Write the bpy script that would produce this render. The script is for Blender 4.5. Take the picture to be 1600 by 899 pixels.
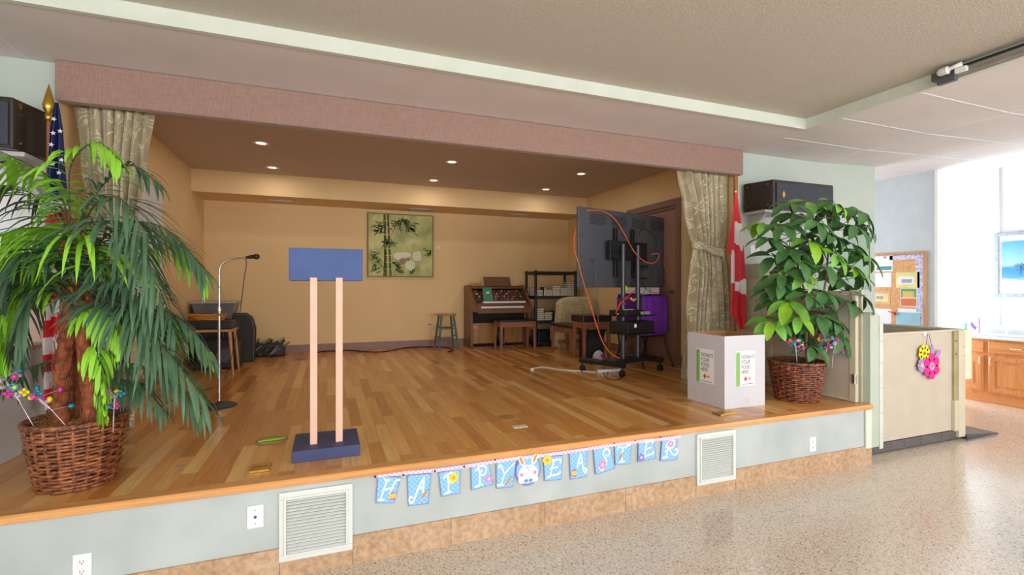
import bpy, bmesh, math, random
from mathutils import Vector, Matrix
random.seed(7)
for o in list(bpy.data.objects): bpy.data.objects.remove(o)
SC = bpy.context.scene
COL = SC.collection
PI = math.pi
# ------------------------------------------------------------ camera
F = 755.0; YAW = math.atan(288/755.0); HC = 1.52
cam = bpy.data.cameras.new('camera'); cam.sensor_width = 36; cam.lens = F/1600*36
cam.clip_start = .05
co = bpy.data.objects.new('camera', cam); COL.objects.link(co)
co.location = (0, 0, HC); co.rotation_euler = (PI/2, 0, -YAW)
SC.camera = co
FW = (math.sin(YAW), math.cos(YAW)); RT = (math.cos(YAW), -math.sin(YAW))
def _ray(u, v):
    x = (u-800)/F; z = (449.5-v)/F
    return (FW[0]+RT[0]*x, FW[1]+RT[1]*x, z)
def atz(u, v, z):
    d = _ray(u, v); t = (z-HC)/d[2]; return Vector((d[0]*t, d[1]*t, z))
def aty(u, v, y):
    d = _ray(u, v); t = y/d[1]; return Vector((d[0]*t, y, HC+d[2]*t))
def atx(u, v, x):
    d = _ray(u, v); t = x/d[0]; return Vector((x, d[1]*t, HC+d[2]*t))
def atd(u, v, t):
    d = _ray(u, v); return Vector((d[0]*t, d[1]*t, HC+d[2]*t))
# ------------------------------------------------------------ world, lights, exposure
SC.view_settings.view_transform = 'Standard'
SC.view_settings.look = 'None'
SC.view_settings.gamma = 1
SC.view_settings.use_curve_mapping = False
SC.view_settings.exposure = 0.35
w = bpy.data.worlds.new('daylight'); SC.world = w; w.use_nodes = True
w.node_tree.nodes['Background'].inputs[0].default_value = (.86, .93, 1, 1)
w.node_tree.nodes['Background'].inputs[1].default_value = 1.0
def area(name, loc, rot, sx, sy, power, color=(1, 1, 1)):
    l = bpy.data.lights.new(name, 'AREA'); l.shape = 'RECTANGLE'; l.size = sx; l.size_y = sy
    l.energy = power; l.color = color
    o = bpy.data.objects.new(name, l); COL.objects.link(o)
    o.location = loc; o.rotation_euler = rot
    return o
# unseen fill lamps added behind the camera, along the rear and side walls
for i, x in enumerate((-2.2, .6, 3.4, 6.2)):
    area('rear_fill_lamp', (x, -5.9, 1.7), (PI/2+.42, 0, 0), 2.0, 1.7, 105, (.97, .98, 1))
area('side_fill_lamp', (-3.9, -2.0, 1.75), (PI/2+.3, 0, -PI/2), 3.0, 1.6, 75, (.97, .98, 1))
area('side_fill_lamp', (8.35, -3.0, 1.75), (PI/2, 0, PI/2), 2.4, 1.6, 60, (.9, .95, 1))
# glazed door at the end of the kitchenette recess
area('recess_door_daylight', (8.08, 4.93, 1.25), (-PI/2-.15, 0, 0), .74, 2.1, 58, (.88, .94, 1))
area('lift_bay_window_daylight', (6.3, 6.25, 1.6), (-PI/2-.2, 0, 0), 1.9, 1.7, 38, (.88, .94, 1))
# unseen ceiling fill lamps, added to even out the hall's light
for x, y in ((0, -.6), (2.6, -.6), (0, -3.4), (2.6, -3.4), (6.1, .6), (6.1, -2.2)):
    area('hall_ceiling_fill', (x, y, 2.99), (0, 0, 0), 1.15, .55, 16, (1, .97, .92))
# ------------------------------------------------------------ material helpers
MATS = {}
def hexc(h):
    h = h.lstrip('#'); c = [int(h[i:i+2], 16)/255 for i in (0, 2, 4)]
    return tuple((x/12.92 if x <= .04045 else ((x+.055)/1.055)**2.4) for x in c)+(1,)
class NT:
    def __init__(s, name):
        m = bpy.data.materials.new(name); m.use_nodes = True; s.m = m; s.t = m.node_tree
        s.b = s.t.nodes['Principled BSDF']
    def n(s, typ, **kw):
        x = s.t.nodes.new(typ)
        for k, v in kw.items():
            if isinstance(k, str) and hasattr(x, k): setattr(x, k, v)
        return x
    def l(s, a, b): s.t.links.new(a, b)
    def coord(s, scale=(1, 1, 1), rot=(0, 0, 0), out='Object'):
        tc = s.n('ShaderNodeTexCoord'); mp = s.n('ShaderNodeMapping')
        s.l(tc.outputs[out], mp.inputs[0]); mp.inputs['Scale'].default_value = scale; mp.inputs['Rotation'].default_value = rot
        return mp.outputs[0]
    def noise(s, vec, scale, detail=2, rough=.5, dist=0):
        x = s.n('ShaderNodeTexNoise'); s.l(vec, x.inputs['Vector']); x.inputs['Scale'].default_value = scale
        x.inputs['Detail'].default_value = detail; x.inputs['Roughness'].default_value = rough
        x.inputs['Distortion'].default_value = dist
        return x.outputs['Fac']
    def ramp(s, fac, stops, interp='LINEAR'):
        r = s.n('ShaderNodeValToRGB'); r.color_ramp.interpolation = interp; e = r.color_ramp.elements
        while len(e) < len(stops): e.new(.5)
        for k, (p, c) in enumerate(stops): e[k].position = p; e[k].color = c if len(c) == 4 else tuple(c)+(1,)
        s.l(fac, r.inputs[0]); return r.outputs[0]
    def math(s, op, a, b=None, c=None):
        x = s.n('ShaderNodeMath'); x.operation = op
        for i, q in enumerate((a, b, c)):
            if q is None: continue
            if isinstance(q, (int, float)): x.inputs[i].default_value = q
            else: s.l(q, x.inputs[i])
        return x.outputs[0]
    def mix(s, fac, a, b, mode='MIX'):
        x = s.n('ShaderNodeMix'); x.data_type = 'RGBA'; x.blend_type = mode
        for sock, q in ((x.inputs[0], fac), (x.inputs[6], a), (x.inputs[7], b)):
            if isinstance(q, (int, float, tuple)): sock.default_value = q
            else: s.l(q, sock)
        return x.outputs[2]
    def bump(s, h, strength=.2, dist=.01):
        b = s.n('ShaderNodeBump'); b.inputs['Strength'].default_value = strength; b.inputs['Distance'].default_value = dist
        s.l(h, b.inputs['Height']); s.l(b.outputs[0], s.b.inputs['Normal'])
def mat(name, col, rough=.6, metal=0, var=.06, vscale=6, bump=0, bscale=80, coat=0, spec=None, alpha=None, trans=None):
    """a plain procedural surface: colour with slight mottling and optional bump"""
    if name in MATS: return MATS[name]
    k = NT(name); c = hexc(col) if isinstance(col, str) else tuple(col)+(1,)
    v = k.coord()
    if var:
        n = k.noise(v, vscale, 3)
        d = tuple(max(0, x*(1-var*2)) for x in c[:3]); h = tuple(min(1, x*(1+var*2)) for x in c[:3])
        k.l(k.ramp(n, [(.3, d), (.7, h)]), k.b.inputs['Base Color'])
    else: k.b.inputs['Base Color'].default_value = c
    k.b.inputs['Roughness'].default_value = rough; k.b.inputs['Metallic'].default_value = metal
    if coat: k.b.inputs['Coat Weight'].default_value = coat; k.b.inputs['Coat Roughness'].default_value = .1
    if spec is not None: k.b.inputs['Specular IOR Level'].default_value = spec
    if trans: k.b.inputs['Transmission Weight'].default_value = trans
    if bump: k.bump(k.noise(v, bscale, 3), bump, .005)
    MATS[name] = k.m; return k.m
def wood(name, c1, c2, axis='z', scale=1, rough=.4, coat=.2):
    if name in MATS: return MATS[name]
    k = NT(name); s = {'x': (1.5, 22, 22), 'y': (22, 1.5, 22), 'z': (22, 22, 1.5)}[axis]
    v = k.coord(tuple(q*scale for q in s))
    n = k.noise(v, 1, 4, .6, .6)
    k.l(k.ramp(n, [(.3, hexc(c1)), (.68, hexc(c2))]), k.b.inputs['Base Color'])
    k.b.inputs['Roughness'].default_value = rough; k.b.inputs['Coat Weight'].default_value = coat
    k.bump(n, .05, .002); MATS[name] = k.m; return k.m
# ------------------------------------------------------------ mesh helpers
class MB:
    def __init__(s): s.v = []; s.f = []; s.mi = []; s.cur = 0; s.T = None
    def av(s, p):
        p = Vector(p)
        if s.T is not None: p = s.T @ p
        s.v.append(p); return len(s.v)-1
    def af(s, idx): s.f.append(tuple(idx)); s.mi.append(s.cur)
    def face(s, pts): s.af([s.av(p) for p in pts])
    def box(s, x0, x1, y0, y1, z0, z1):
        i = [s.av(p) for p in ((x0, y0, z0), (x1, y0, z0), (x1, y1, z0), (x0, y1, z0), (x0, y0, z1), (x1, y0, z1), (x1, y1, z1), (x0, y1, z1))]
        for q in ((0, 3, 2, 1), (4, 5, 6, 7), (0, 1, 5, 4), (1, 2, 6, 5), (2, 3, 7, 6), (3, 0, 4, 7)): s.af([i[k] for k in q])
        return s
    def cbox(s, c, d): return s.box(c[0]-d[0]/2, c[0]+d[0]/2, c[1]-d[1]/2, c[1]+d[1]/2, c[2]-d[2]/2, c[2]+d[2]/2)
    def beam(s, a, b, w, h=None, up=(0, 0, 1)):
        h = h or w; a = Vector(a); b = Vector(b); d = (b-a).normalized(); u = Vector(up)
        if abs(d.dot(u)) > .99: u = Vector((0, 1, 0))
        r = d.cross(u).normalized(); u = r.cross(d)
        i = []
        for p in (a, b):
            for sx, sy in ((-1, -1), (1, -1), (1, 1), (-1, 1)): i.append(s.av(p+r*sx*w/2+u*sy*h/2))
        for q in ((0, 3, 2, 1), (4, 5, 6, 7), (0, 1, 5, 4), (1, 2, 6, 5), (2, 3, 7, 6), (3, 0, 4, 7)): s.af([i[k] for k in q])
        return s
    def tube(s, pts, r, n=8, cap=True, closed=False):
        pts = [Vector(p) for p in pts]; m = len(pts); rs = r if isinstance(r, (list, tuple)) else [r]*m
        rings = []; pu = None
        for i, p in enumerate(pts):
            if closed: d = pts[(i+1) % m]-pts[i-1]
            else: d = pts[min(i+1, m-1)]-pts[max(i-1, 0)]
            if d.length < 1e-9: d = Vector((0, 0, 1))
            d.normalize()
            if pu is None: u = Vector((0, 0, 1)) if abs(d.z) < .9 else Vector((1, 0, 0))
            else: u = pu
            a = d.cross(u)
            if a.length < 1e-6: a = d.cross(Vector((1, .3, .2)))
            a.normalize(); b = a.cross(d); pu = b
            rings.append([s.av(p+(a*math.cos(2*PI*k/n)+b*math.sin(2*PI*k/n))*rs[i]) for k in range(n)])
        for i in range(m if closed else m-1):
            A = rings[i]; B = rings[(i+1) % m]
            for k in range(n): s.af((A[k], A[(k+1) % n], B[(k+1) % n], B[k]))
        if cap and not closed: s.af(rings[0][::-1]); s.af(rings[-1])
        return s
    def cyl(s, a, b, r, n=16, r2=None): return s.tube([a, b], [r, r if r2 is None else r2], n)
    def lathe(s, prof, c=(0, 0, 0), n=24, cap=True, axis='z'):
        rings = []
        for r, z in prof:
            ring = []
            for k in range(n):
                a = 2*PI*k/n; x, y = r*math.cos(a), r*math.sin(a)
                if axis == 'z': p = (c[0]+x, c[1]+y, c[2]+z)
                elif axis == 'y': p = (c[0]+x, c[1]+z, c[2]-y)
                else: p = (c[0]+z, c[1]+x, c[2]+y)
                ring.append(s.av(p))
            rings.append(ring)
        for A, B in zip(rings, rings[1:]):
            for k in range(n): s.af((A[k], A[(k+1) % n], B[(k+1) % n], B[k]))
        if cap: s.af(rings[0][::-1]); s.af(rings[-1])
        return s
    def prism(s, poly, axis, a, b):
        """poly in the two other axes, extruded from a to b along axis"""
        def P(p, t):
            if axis == 'x': return (t, p[0], p[1])
            if axis == 'y': return (p[0], t, p[1])
            return (p[0], p[1], t)
        A = [s.av(P(p, a)) for p in poly]; B = [s.av(P(p, b)) for p in poly]; n = len(poly)
        s.af(A[::-1]); s.af(B)
        for k in range(n): s.af((A[k], A[(k+1) % n], B[(k+1) % n], B[k]))
        return s
    def sphere(s, c, r, n=10, sc=(1, 1, 1)):
        m = max(4, n//2); rings = []
        for i in range(m+1):
            t = PI*i/m
            rings.append([s.av((c[0]+r*sc[0]*math.sin(t)*math.cos(2*PI*k/n), c[1]+r*sc[1]*math.sin(t)*math.sin(2*PI*k/n), c[2]+r*sc[2]*math.cos(t))) for k in range(n)] if 0 < i < m else [s.av((c[0], c[1], c[2]+r*sc[2]*math.cos(t)))])
        for i in range(m):
            A, B = rings[i], rings[i+1]
            for k in range(n):
                if i == 0: s.af((A[0], B[k], B[(k+1) % n]))
                elif i == m-1: s.af((A[k], B[0], A[(k+1) % n]))
                else: s.af((A[k], B[k], B[(k+1) % n], A[(k+1) % n]))
        return s
    def grid(s, fn, nu, nv, mfn=None):
        I = [[s.av(fn(i/nu, j/nv)) for i in range(nu+1)] for j in range(nv+1)]
        for j in range(nv):
            for i in range(nu):
                if mfn: s.cur = mfn((i+.5)/nu, (j+.5)/nv)
                s.af((I[j][i], I[j][i+1], I[j+1][i+1], I[j+1][i]))
        return s
def obj(name, mb, m, parent=None, smooth=False, bevel=0, solid=0, kind=None, world=False, recalc=True):
    me = bpy.data.meshes.new(name)
    vs = [v.copy() for v in mb.v]
    org = Vector((0, 0, 0))
    if parent is None:
        xs = [v.x for v in vs]; ys = [v.y for v in vs]; zs = [v.z for v in vs]
        org = Vector(((min(xs)+max(xs))/2, (min(ys)+max(ys))/2, min(zs)))
        vs = [v-org for v in vs]
    elif world:
        inv = WM(parent).inverted(); vs = [inv @ v for v in vs]
    me.from_pydata([tuple(v) for v in vs], [], mb.f)
    ms = m if isinstance(m, (list, tuple)) else [m]
    for q in ms: me.materials.append(q)
    me.polygons.foreach_set('material_index', mb.mi)
    me.update()
    if recalc:
        bm = bmesh.new(); bm.from_mesh(me); bmesh.ops.recalc_face_normals(bm, faces=bm.faces); bm.to_mesh(me); bm.free()
    if smooth:
        me.shade_smooth()
        if smooth is not True: me.set_sharp_from_angle(angle=math.radians(smooth))
    o = bpy.data.objects.new(name, me); COL.objects.link(o)
    o.location = org
    if parent is not None: o.parent = parent
    if solid:
        q = o.modifiers.new('solid', 'SOLIDIFY'); q.thickness = solid; q.offset = 0
    if bevel:
        q = o.modifiers.new('bevel', 'BEVEL'); q.width = bevel; q.segments = 2; q.limit_method = 'ANGLE'; q.angle_limit = math.radians(40)
    if kind: o['kind'] = kind
    return o
def WM(o):
    return Matrix.Translation(o.location) @ o.rotation_euler.to_matrix().to_4x4()
def thing(name, label, cat, loc=(0, 0, 0), rz=0, group=None):
    o = bpy.data.objects.new(name, None); COL.objects.link(o); o.empty_display_size = .1
    o.location = loc; o.rotation_euler = (0, 0, rz); o['label'] = label; o['category'] = cat
    if group: o['group'] = group
    return o
def tag(o, label, cat, group=None):
    o['label'] = label; o['category'] = cat
    if group: o['group'] = group
    return o
def copy_tree(o, parent=None):
    c = o.copy(); COL.objects.link(c)
    if parent is not None: c.parent = parent
    for ch in [q for q in COL.objects if q.parent == o]: copy_tree(ch, c)
    return c
def struct(name, mb, m, **kw): return obj(name, mb, m, kind='structure', **kw)
def bez(p0, p1, p2, n=10):
    p0, p1, p2 = Vector(p0), Vector(p1), Vector(p2)
    return [p0*(1-t)**2+p1*2*t*(1-t)+p2*t*t for t in [i/n for i in range(n+1)]]
def crom(pts, n=8):
    pts = [Vector(p) for p in pts]; out = []
    for i in range(len(pts)-1):
        p0 = pts[max(i-1, 0)]; p1 = pts[i]; p2 = pts[i+1]; p3 = pts[min(i+2, len(pts)-1)]
        for k in range(n):
            t = k/n
            out.append(.5*((2*p1)+(p2-p0)*t+(2*p0-5*p1+4*p2-p3)*t*t+(3*p1-p0-3*p2+p3)*t**3))
    out.append(pts[-1]); return out
# ------------------------------------------------------------ structure materials
S = .51; YF = 2.8; YW = 4.13; XL = -1.69; XR = 4.27; YB = 8.2; ZC = 3.03; ZT = 3.125; ZA = 3.10
def mk_planks():
    k = NT('stage_oak_planks'); tc = k.n('ShaderNodeTexCoord'); sep = k.n('ShaderNodeSeparateXYZ'); k.l(tc.outputs['Object'], sep.inputs[0])
    x = k.math('DIVIDE', sep.outputs[0], .082); row = k.math('FLOOR', x); fx = k.math('FRACT', x)
    wn = k.n('ShaderNodeTexWhiteNoise'); wn.noise_dimensions = '1D'; k.l(row, wn.inputs['W'])
    y = k.math('ADD', k.math('DIVIDE', sep.outputs[1], .95), k.math('MULTIPLY', wn.outputs['Value'], 7.3))
    yi = k.math('FLOOR', y); fy = k.math('FRACT', y)
    cb = k.n('ShaderNodeCombineXYZ'); k.l(row, cb.inputs[0]); k.l(yi, cb.inputs[1])
    w2 = k.n('ShaderNodeTexWhiteNoise'); w2.noise_dimensions = '2D'; k.l(cb.outputs[0], w2.inputs['Vector'])
    v = k.n('ShaderNodeMapping'); k.l(tc.outputs['Object'], v.inputs[0]); v.inputs['Scale'].default_value = (26, 1.6, 1)
    off = k.n('ShaderNodeVectorMath'); off.operation = 'ADD'; k.l(v.outputs[0], off.inputs[0])
    sc = k.n('ShaderNodeVectorMath'); sc.operation = 'SCALE'; k.l(w2.outputs['Color'], sc.inputs[0]); sc.inputs['Scale'].default_value = 40; k.l(sc.outputs[0], off.inputs[1])
    g = k.noise(off.outputs[0], 1, 5, .65, 1.2)
    base = k.ramp(w2.outputs['Value'], [(0, hexc('bb7a34')), (.3, hexc('d29048')), (.6, hexc('dd9f52')), (.85, hexc('e8b166')), (1, hexc('f0c37e'))])
    gr = k.ramp(g, [(.3, (.62, .55, .48)), (.6, (1, 1, 1))])
    c = k.mix(.6, base, gr, 'MULTIPLY')
    gap = k.math('MAXIMUM', k.math('LESS_THAN', fx, .02), k.math('LESS_THAN', fy, .003))
    c = k.mix(k.math('MULTIPLY', gap, .55), c, hexc('5c3415'))
    k.l(c, k.b.inputs['Base Color']); k.b.inputs['Roughness'].default_value = .27
    k.b.inputs['Coat Weight'].default_value = .25; k.b.inputs['Coat Roughness'].default_value = .18
    k.bump(k.math('SUBTRACT', 1, gap), .15, .002)
    return k.m
def mk_terrazzo():
    k = NT('terrazzo'); v = k.coord()
    vo = k.n('ShaderNodeTexVoronoi'); k.l(v, vo.inputs['Vector']); vo.inputs['Scale'].default_value = 120
    cell = k.n('ShaderNodeSeparateColor'); k.l(vo.outputs['Color'], cell.inputs[0])
    chip = k.ramp(cell.outputs[0], [(0, hexc('8d8072')), (.09, hexc('b3a28e')), (.16, hexc('cdbfae')), (.6, hexc('e4dacd')), (.93, hexc('f2ece4'))], 'CONSTANT')
    inside = k.math('LESS_THAN', vo.outputs['Distance'], .52)
    c = k.mix(inside, hexc('d8ccbe'), chip)
    vs = k.n('ShaderNodeTexVoronoi'); k.l(v, vs.inputs['Vector']); vs.inputs['Scale'].default_value = 75
    ce = k.n('ShaderNodeSeparateColor'); k.l(vs.outputs['Color'], ce.inputs[0])
    spk = k.math('MULTIPLY', k.math('LESS_THAN', vs.outputs['Distance'], .3), k.math('LESS_THAN', ce.outputs[1], .3))
    c = k.mix(k.math('MULTIPLY', spk, .75), c, hexc('6a5a4c'))
    n = k.noise(v, .9, 3); c = k.mix(.25, c, k.ramp(n, [(.3, hexc('cdbba6')), (.7, hexc('f4eee8'))]), 'MULTIPLY')
    k.l(c, k.b.inputs['Base Color']); k.b.inputs['Roughness'].default_value = .22
    k.b.inputs['Coat Weight'].default_value = .3; k.b.inputs['Coat Roughness'].default_value = .12
    return k.m
def mk_popcorn():
    k = NT('popcorn_ceiling'); v = k.coord(); n = k.noise(v, 95, 3, .7); n2 = k.noise(v, 1.2, 2)
    c = k.ramp(n, [(.3, hexc('cdc3b4')), (.62, hexc('e0d7c9'))]); k.l(c, k.b.inputs['Base Color'])
    k.b.inputs['Roughness'].default_value = .95; k.bump(n, .9, .02); return k.m
def mk_tile():
    k = NT('travertine_base_tile'); v = k.coord(); n = k.noise(v, 5, 6, .65, .6); n2 = k.noise(v, 30, 4, .6)
    c = k.mix(.45, k.ramp(n, [(.3, hexc('a38163')), (.5, hexc('b8987a')), (.7, hexc('c9ae92'))]), k.ramp(n2, [(.35, hexc('8e6c4e')), (.6, hexc('cfae8c'))]))
    k.l(c, k.b.inputs['Base Color']); k.b.inputs['Roughness'].default_value = .45; return k.m
def mk_block():
    k = NT('painted_block_wall'); tc = k.n('ShaderNodeTexCoord'); sp = k.n('ShaderNodeSeparateXYZ'); k.l(tc.outputs['Object'], sp.inputs[0])
    cb = k.n('ShaderNodeCombineXYZ'); k.l(sp.outputs[1], cb.inputs[0]); k.l(sp.outputs[2], cb.inputs[1])
    b = k.n('ShaderNodeTexBrick'); k.l(cb.outputs[0], b.inputs[0]); b.inputs['Scale'].default_value = 1
    b.inputs['Brick Width'].default_value = .8; b.inputs['Row Height'].default_value = .205; b.inputs['Mortar Size'].default_value = .006; b.inputs['Mortar Smooth'].default_value = .4
    b.inputs['Color1'].default_value = hexc('eef0ef'); b.inputs['Color2'].default_value = hexc('e9ecec'); b.inputs['Mortar'].default_value = hexc('dfe4e6')
    k.l(b.outputs['Color'], k.b.inputs['Base Color']); k.b.inputs['Roughness'].default_value = .6
    k.bump(k.math('SUBTRACT', 1, b.outputs['Fac']), .4, .006); return k.m
def mk_fabric(name, c1, c2):
    k = NT(name); n = k.noise(k.coord((9, 9, 90)), 1.6, 3, .7); n2 = k.noise(k.coord((60, 60, 8)), 2, 2)
    k.l(k.mix(.5, k.ramp(n, [(.3, hexc(c1)), (.7, hexc(c2))]), k.ramp(n2, [(.3, hexc(c1)), (.7, hexc(c2))])), k.b.inputs['Base Color'])
    k.b.inputs['Roughness'].default_value = .85; k.b.inputs['Sheen Weight'].default_value = .2; k.bump(n2, .1, .002); return k.m
def mk_leafcloth(name, base1, base2, leaf):
    """satin drapery cloth with a light leaf pattern"""
    k = NT(name); v = k.coord((1, 1, 1), out='UV')
    nz = k.n('ShaderNodeTexNoise'); k.l(v, nz.inputs['Vector']); nz.inputs['Scale'].default_value = 5; nz.inputs['Detail'].default_value = 1
    ad = k.n('ShaderNodeVectorMath'); ad.operation = 'ADD'; k.l(v, ad.inputs[0])
    sc = k.n('ShaderNodeVectorMath'); sc.operation = 'SCALE'; k.l(nz.outputs['Color'], sc.inputs[0]); sc.inputs['Scale'].default_value = .5; k.l(sc.outputs[0], ad.inputs[1])
    wv = k.n('ShaderNodeTexWave'); k.l(ad.outputs[0], wv.inputs['Vector']); wv.bands_direction = 'DIAGONAL'; wv.inputs['Scale'].default_value = 10
    wv.inputs['Distortion'].default_value = 3; wv.inputs['Detail'].default_value = 1; wv.inputs['Detail Scale'].default_value = 1.5
    msk = k.noise(ad.outputs[0], 8, 1)
    f = k.math('MULTIPLY', k.math('GREATER_THAN', wv.outputs['Fac'], .66), k.math('GREATER_THAN', msk, .5))
    b = k.ramp(k.noise(v, 3, 2), [(.35, hexc(base1)), (.65, hexc(base2))])
    k.l(k.mix(k.math('MULTIPLY', f, .75), b, hexc(leaf)), k.b.inputs['Base Color'])
    k.b.inputs['Roughness'].default_value = .5; k.b.inputs['Sheen Weight'].default_value = .3; return k.m
M_planks = mk_planks(); M_terr = mk_terrazzo(); M_pop = mk_popcorn(); M_tile = mk_tile(); M_block = mk_block()
M_pelmet = mk_fabric('pelmet_fabric', '8e6e62', 'a5877b')
M_curt = mk_leafcloth('curtain_leaf_satin', 'a39474', 'bdae8e', 'd9d8b8')
M_sofa = mk_leafcloth('sofa_leaf_brocade', 'a89668', 'bcaa7c', 'd8ca9e')
M_mint = mat('mint_wall_paint', 'bac4bb', .7, var=.02, vscale=2)
M_front = mat('stage_front_paint', 'b3bbba', .55, var=.05, vscale=3)
M_yel = mat('warm_yellow_paint', 'e3c08c', .75, var=.02, vscale=1)
M_alcc = mat('alcove_ceiling_paint', 'c8b6a8', .85, var=.02, vscale=1)
M_flat = mat('ceiling_board', 'e2d9d8', .85, var=.02, vscale=2)
M_white = mat('white_paint', 'e8e8e6', .5, var=.01)
M_grey = mat('pale_grey_wall_paint', 'c4ccd2', .7, var=.02)
M_trimmint = mat('pale_mint_trim', 'd3d9cc', .6, var=.02)
M_mauve = mat('mauve_baseboard', '8d6c60', .5, var=.04)
M_nose = wood('stage_nosing_oak', 'c88a4c', 'dfa466', 'x')
M_black = mat('black_plastic', '1d1d20', .45, var=.1)
M_blk2 = mat('dark_satin_metal', '26262a', .35, .3, var=.1)
M_steel = mat('chrome', 'c8c8ca', .15, 1, var=.02)
M_brass = mat('brass', 'c4a04c', .3, .9, var=.08, vscale=20)
M_beige = mat('lift_beige_enamel', 'c3b8a8', .5, var=.02)
M_beige2 = mat('lift_cream_enamel', 'cbc2ab', .45, var=.02)
M_dgrey = mat('dark_grey_steel', '6c6b6c', .45, .5, var=.05)
M_plate = mat('white_outlet_plastic', 'e9e8ee', .4, var=0)
M_hole = mat('socket_black', '141414', .7, var=0)
# ------------------------------------------------------------ room structure
XE = 8.5
struct('floor', MB().box(-4, XE+.2, -6.2, 6.5, -.1, 0), M_terr)
# stage: boarded deck, nosing, painted front, tiled base course
struct('floor_stage', MB().box(XL-.06, 4.36, YF+.06, YB+.1, S-.04, S), M_planks)
struct('trim_1', MB().prism([(YF-.02, S-.036), (YF-.022, S-.012), (YF-.012, S+.002), (YF+.06, S+.002), (YF+.06, S-.036)], 'x', XL-.06, 4.40), M_nose, bevel=.003)
struct('wall_stage_front', MB().box(XL-2.2, 4.30, YF, YF+.1, .0, S-.036), M_front)
mb = MB()
xx = -3.9
joints = [-3.9, -3.28, -2.66, -2.05, -1.44, -.85, -.235, .128, .679, 1.286, 1.889, 2.485, 2.86, 3.458, 4.064, 4.386]
for a, b in zip(joints, joints[1:]):
    top = .155 if not (abs(a+.235) < .01 or abs(a-2.485) < .01) else .083
    mb.box(a+.0012, b-.0012, YF-.012, YF, 0, top)
mb.box(4.327, 4.386, YF+.001, YF+.12, 0, .153)
struct('baseboard_stage_front', mb, M_tile)
# proscenium wall: left wing, right wing
struct('wall_left_wing', MB().box(-4, XL, YW, YW+.12, 0, ZC), M_mint)
struct('wall_right_wing', MB().box(XR, 6.56, YW, YW+.12, 0, 3.11), M_mint)
# stage alcove
struct('wall_alcove_left', MB().box(XL-.1, XL, YW+.12, YB+.1, S, ZA+.05), M_yel)
struct('wall_alcove_right', MB().box(XR, XR+.1, YW+.12, 5.11, S, ZA+.05).box(XR, XR+.1, 6.2, YB+.1, S, ZA+.05).box(XR, XR+.1, 5.11, 6.2, 2.62, ZA+.05), M_yel)
struct('wall_jamb_left', MB().box(XL-.004, XL+.004, YW-.004, YW+.13, S, ZC), M_yel)
struct('wall_jamb_right', MB().box(XR-.004, XR+.004, YW-.004, YW+.13, S, ZC), M_yel)
struct('wall_alcove_back', MB().box(XL-.1, XR+.1, YB, YB+.1, S, ZA+.05), M_yel)
struct('wall_alcove_soffit', MB().box(XL, XR, 7.5, YB, 2.80, ZA+.02), M_yel)
struct('ceiling_alcove', MB().box(XL-.1, XR+.1, YW-.02, YB+.1, ZA, ZA+.08), M_alcc)
struct('wall_header', MB().box(XL-.1, XR+.1, YW+.16, YW+.24, 2.86, ZA+.05), M_yel)
struct('wall_stage_side', MB().box(4.28, 4.325, YF+.012, YW, 0, S-.042), M_front)
mb = MB().box(XL, XR, YB-.015, YB, S, S+.12).box(XL, XL+.015, YW+.13, YB-.016, S, S+.12).box(XR-.015, XR, YW+.02, 5.05, S, S+.12).box(XR-.015, XR, 6.26, YB-.016, S, S+.12)
struct('baseboard_alcove', mb, M_mauve)
# hall ceiling: dropped boards around a raised textured tray
mb = MB()
mb.box(-4, XR, 3.32, YW, ZC, ZC+.02)
mb.box(XR, 5.5, -6.2, YW, ZC, ZC+.02)
struct('ceiling_dropped', mb, M_flat)
mb = MB()   # tiled ceiling over the lift bay and kitchenette, rising slightly to the outer wall
mb.face([(5.5, -6.2, ZC), (XE+.1, -6.2, 3.152), (XE+.1, 6.6, 3.152), (5.5, 6.6, ZC)])
mb.face([(5.5, -6.2, ZC+.05), (XE+.1, -6.2, 3.2), (XE+.1, 6.6, 3.2), (5.5, 6.6, ZC+.05)])
mb.box(4.39, 5.5, YW+.12, 6.6, ZC, ZC+.02)
struct('ceiling_tiled', mb, M_flat, recalc=False)
struct('ceiling_tray', MB().box(-4, XR+.02, -6.2, 3.34, ZT, ZT+.05), M_pop)
mb = MB().box(-4, XR, 3.30, 3.32, ZC-.002, ZT).box(XR-.02, XR, -6.2, 3.30, ZC-.002, ZT)
mb.box(-4, XR+.01, 3.295, 3.33, ZC-.006, ZC+.004).box(XR-.026, XR+.012, -6.2, 3.295, ZC-.006, ZC+.004)
struct('trim_2', mb, M_trimmint)
def zc(x): return ZC if x <= 5.5 else ZC+(x-5.5)*(3.152-ZC)/(XE+.1-5.5)
mb = MB()
for y in (-2.5, -1.9, -1.3, -.68, -.07, .54, 1.15, 1.76, 2.37, 2.98, 3.575, 4.18):
    if y < YW: mb.beam((XR+.02, y, ZC-.001), (5.5, y, ZC-.001), .014, .004)
    xs = 5.5 if y < YW else 6.6
    mb.beam((xs, y, zc(xs)-.001), (XE-.02, y, zc(XE-.02)-.001), .014, .004)
for x in (5.49, 6.71, 7.93):
    mb.beam((x, -3, zc(x)-.001), (x, (YW if x < 6.5 else 4.6), zc(x)-.001), .02, .005)
mb.beam((-1.85, 3.34, ZC-.001), (-1.85, YW, ZC-.001), .006, .002)
struct('trim_3', mb, M_white)
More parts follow.
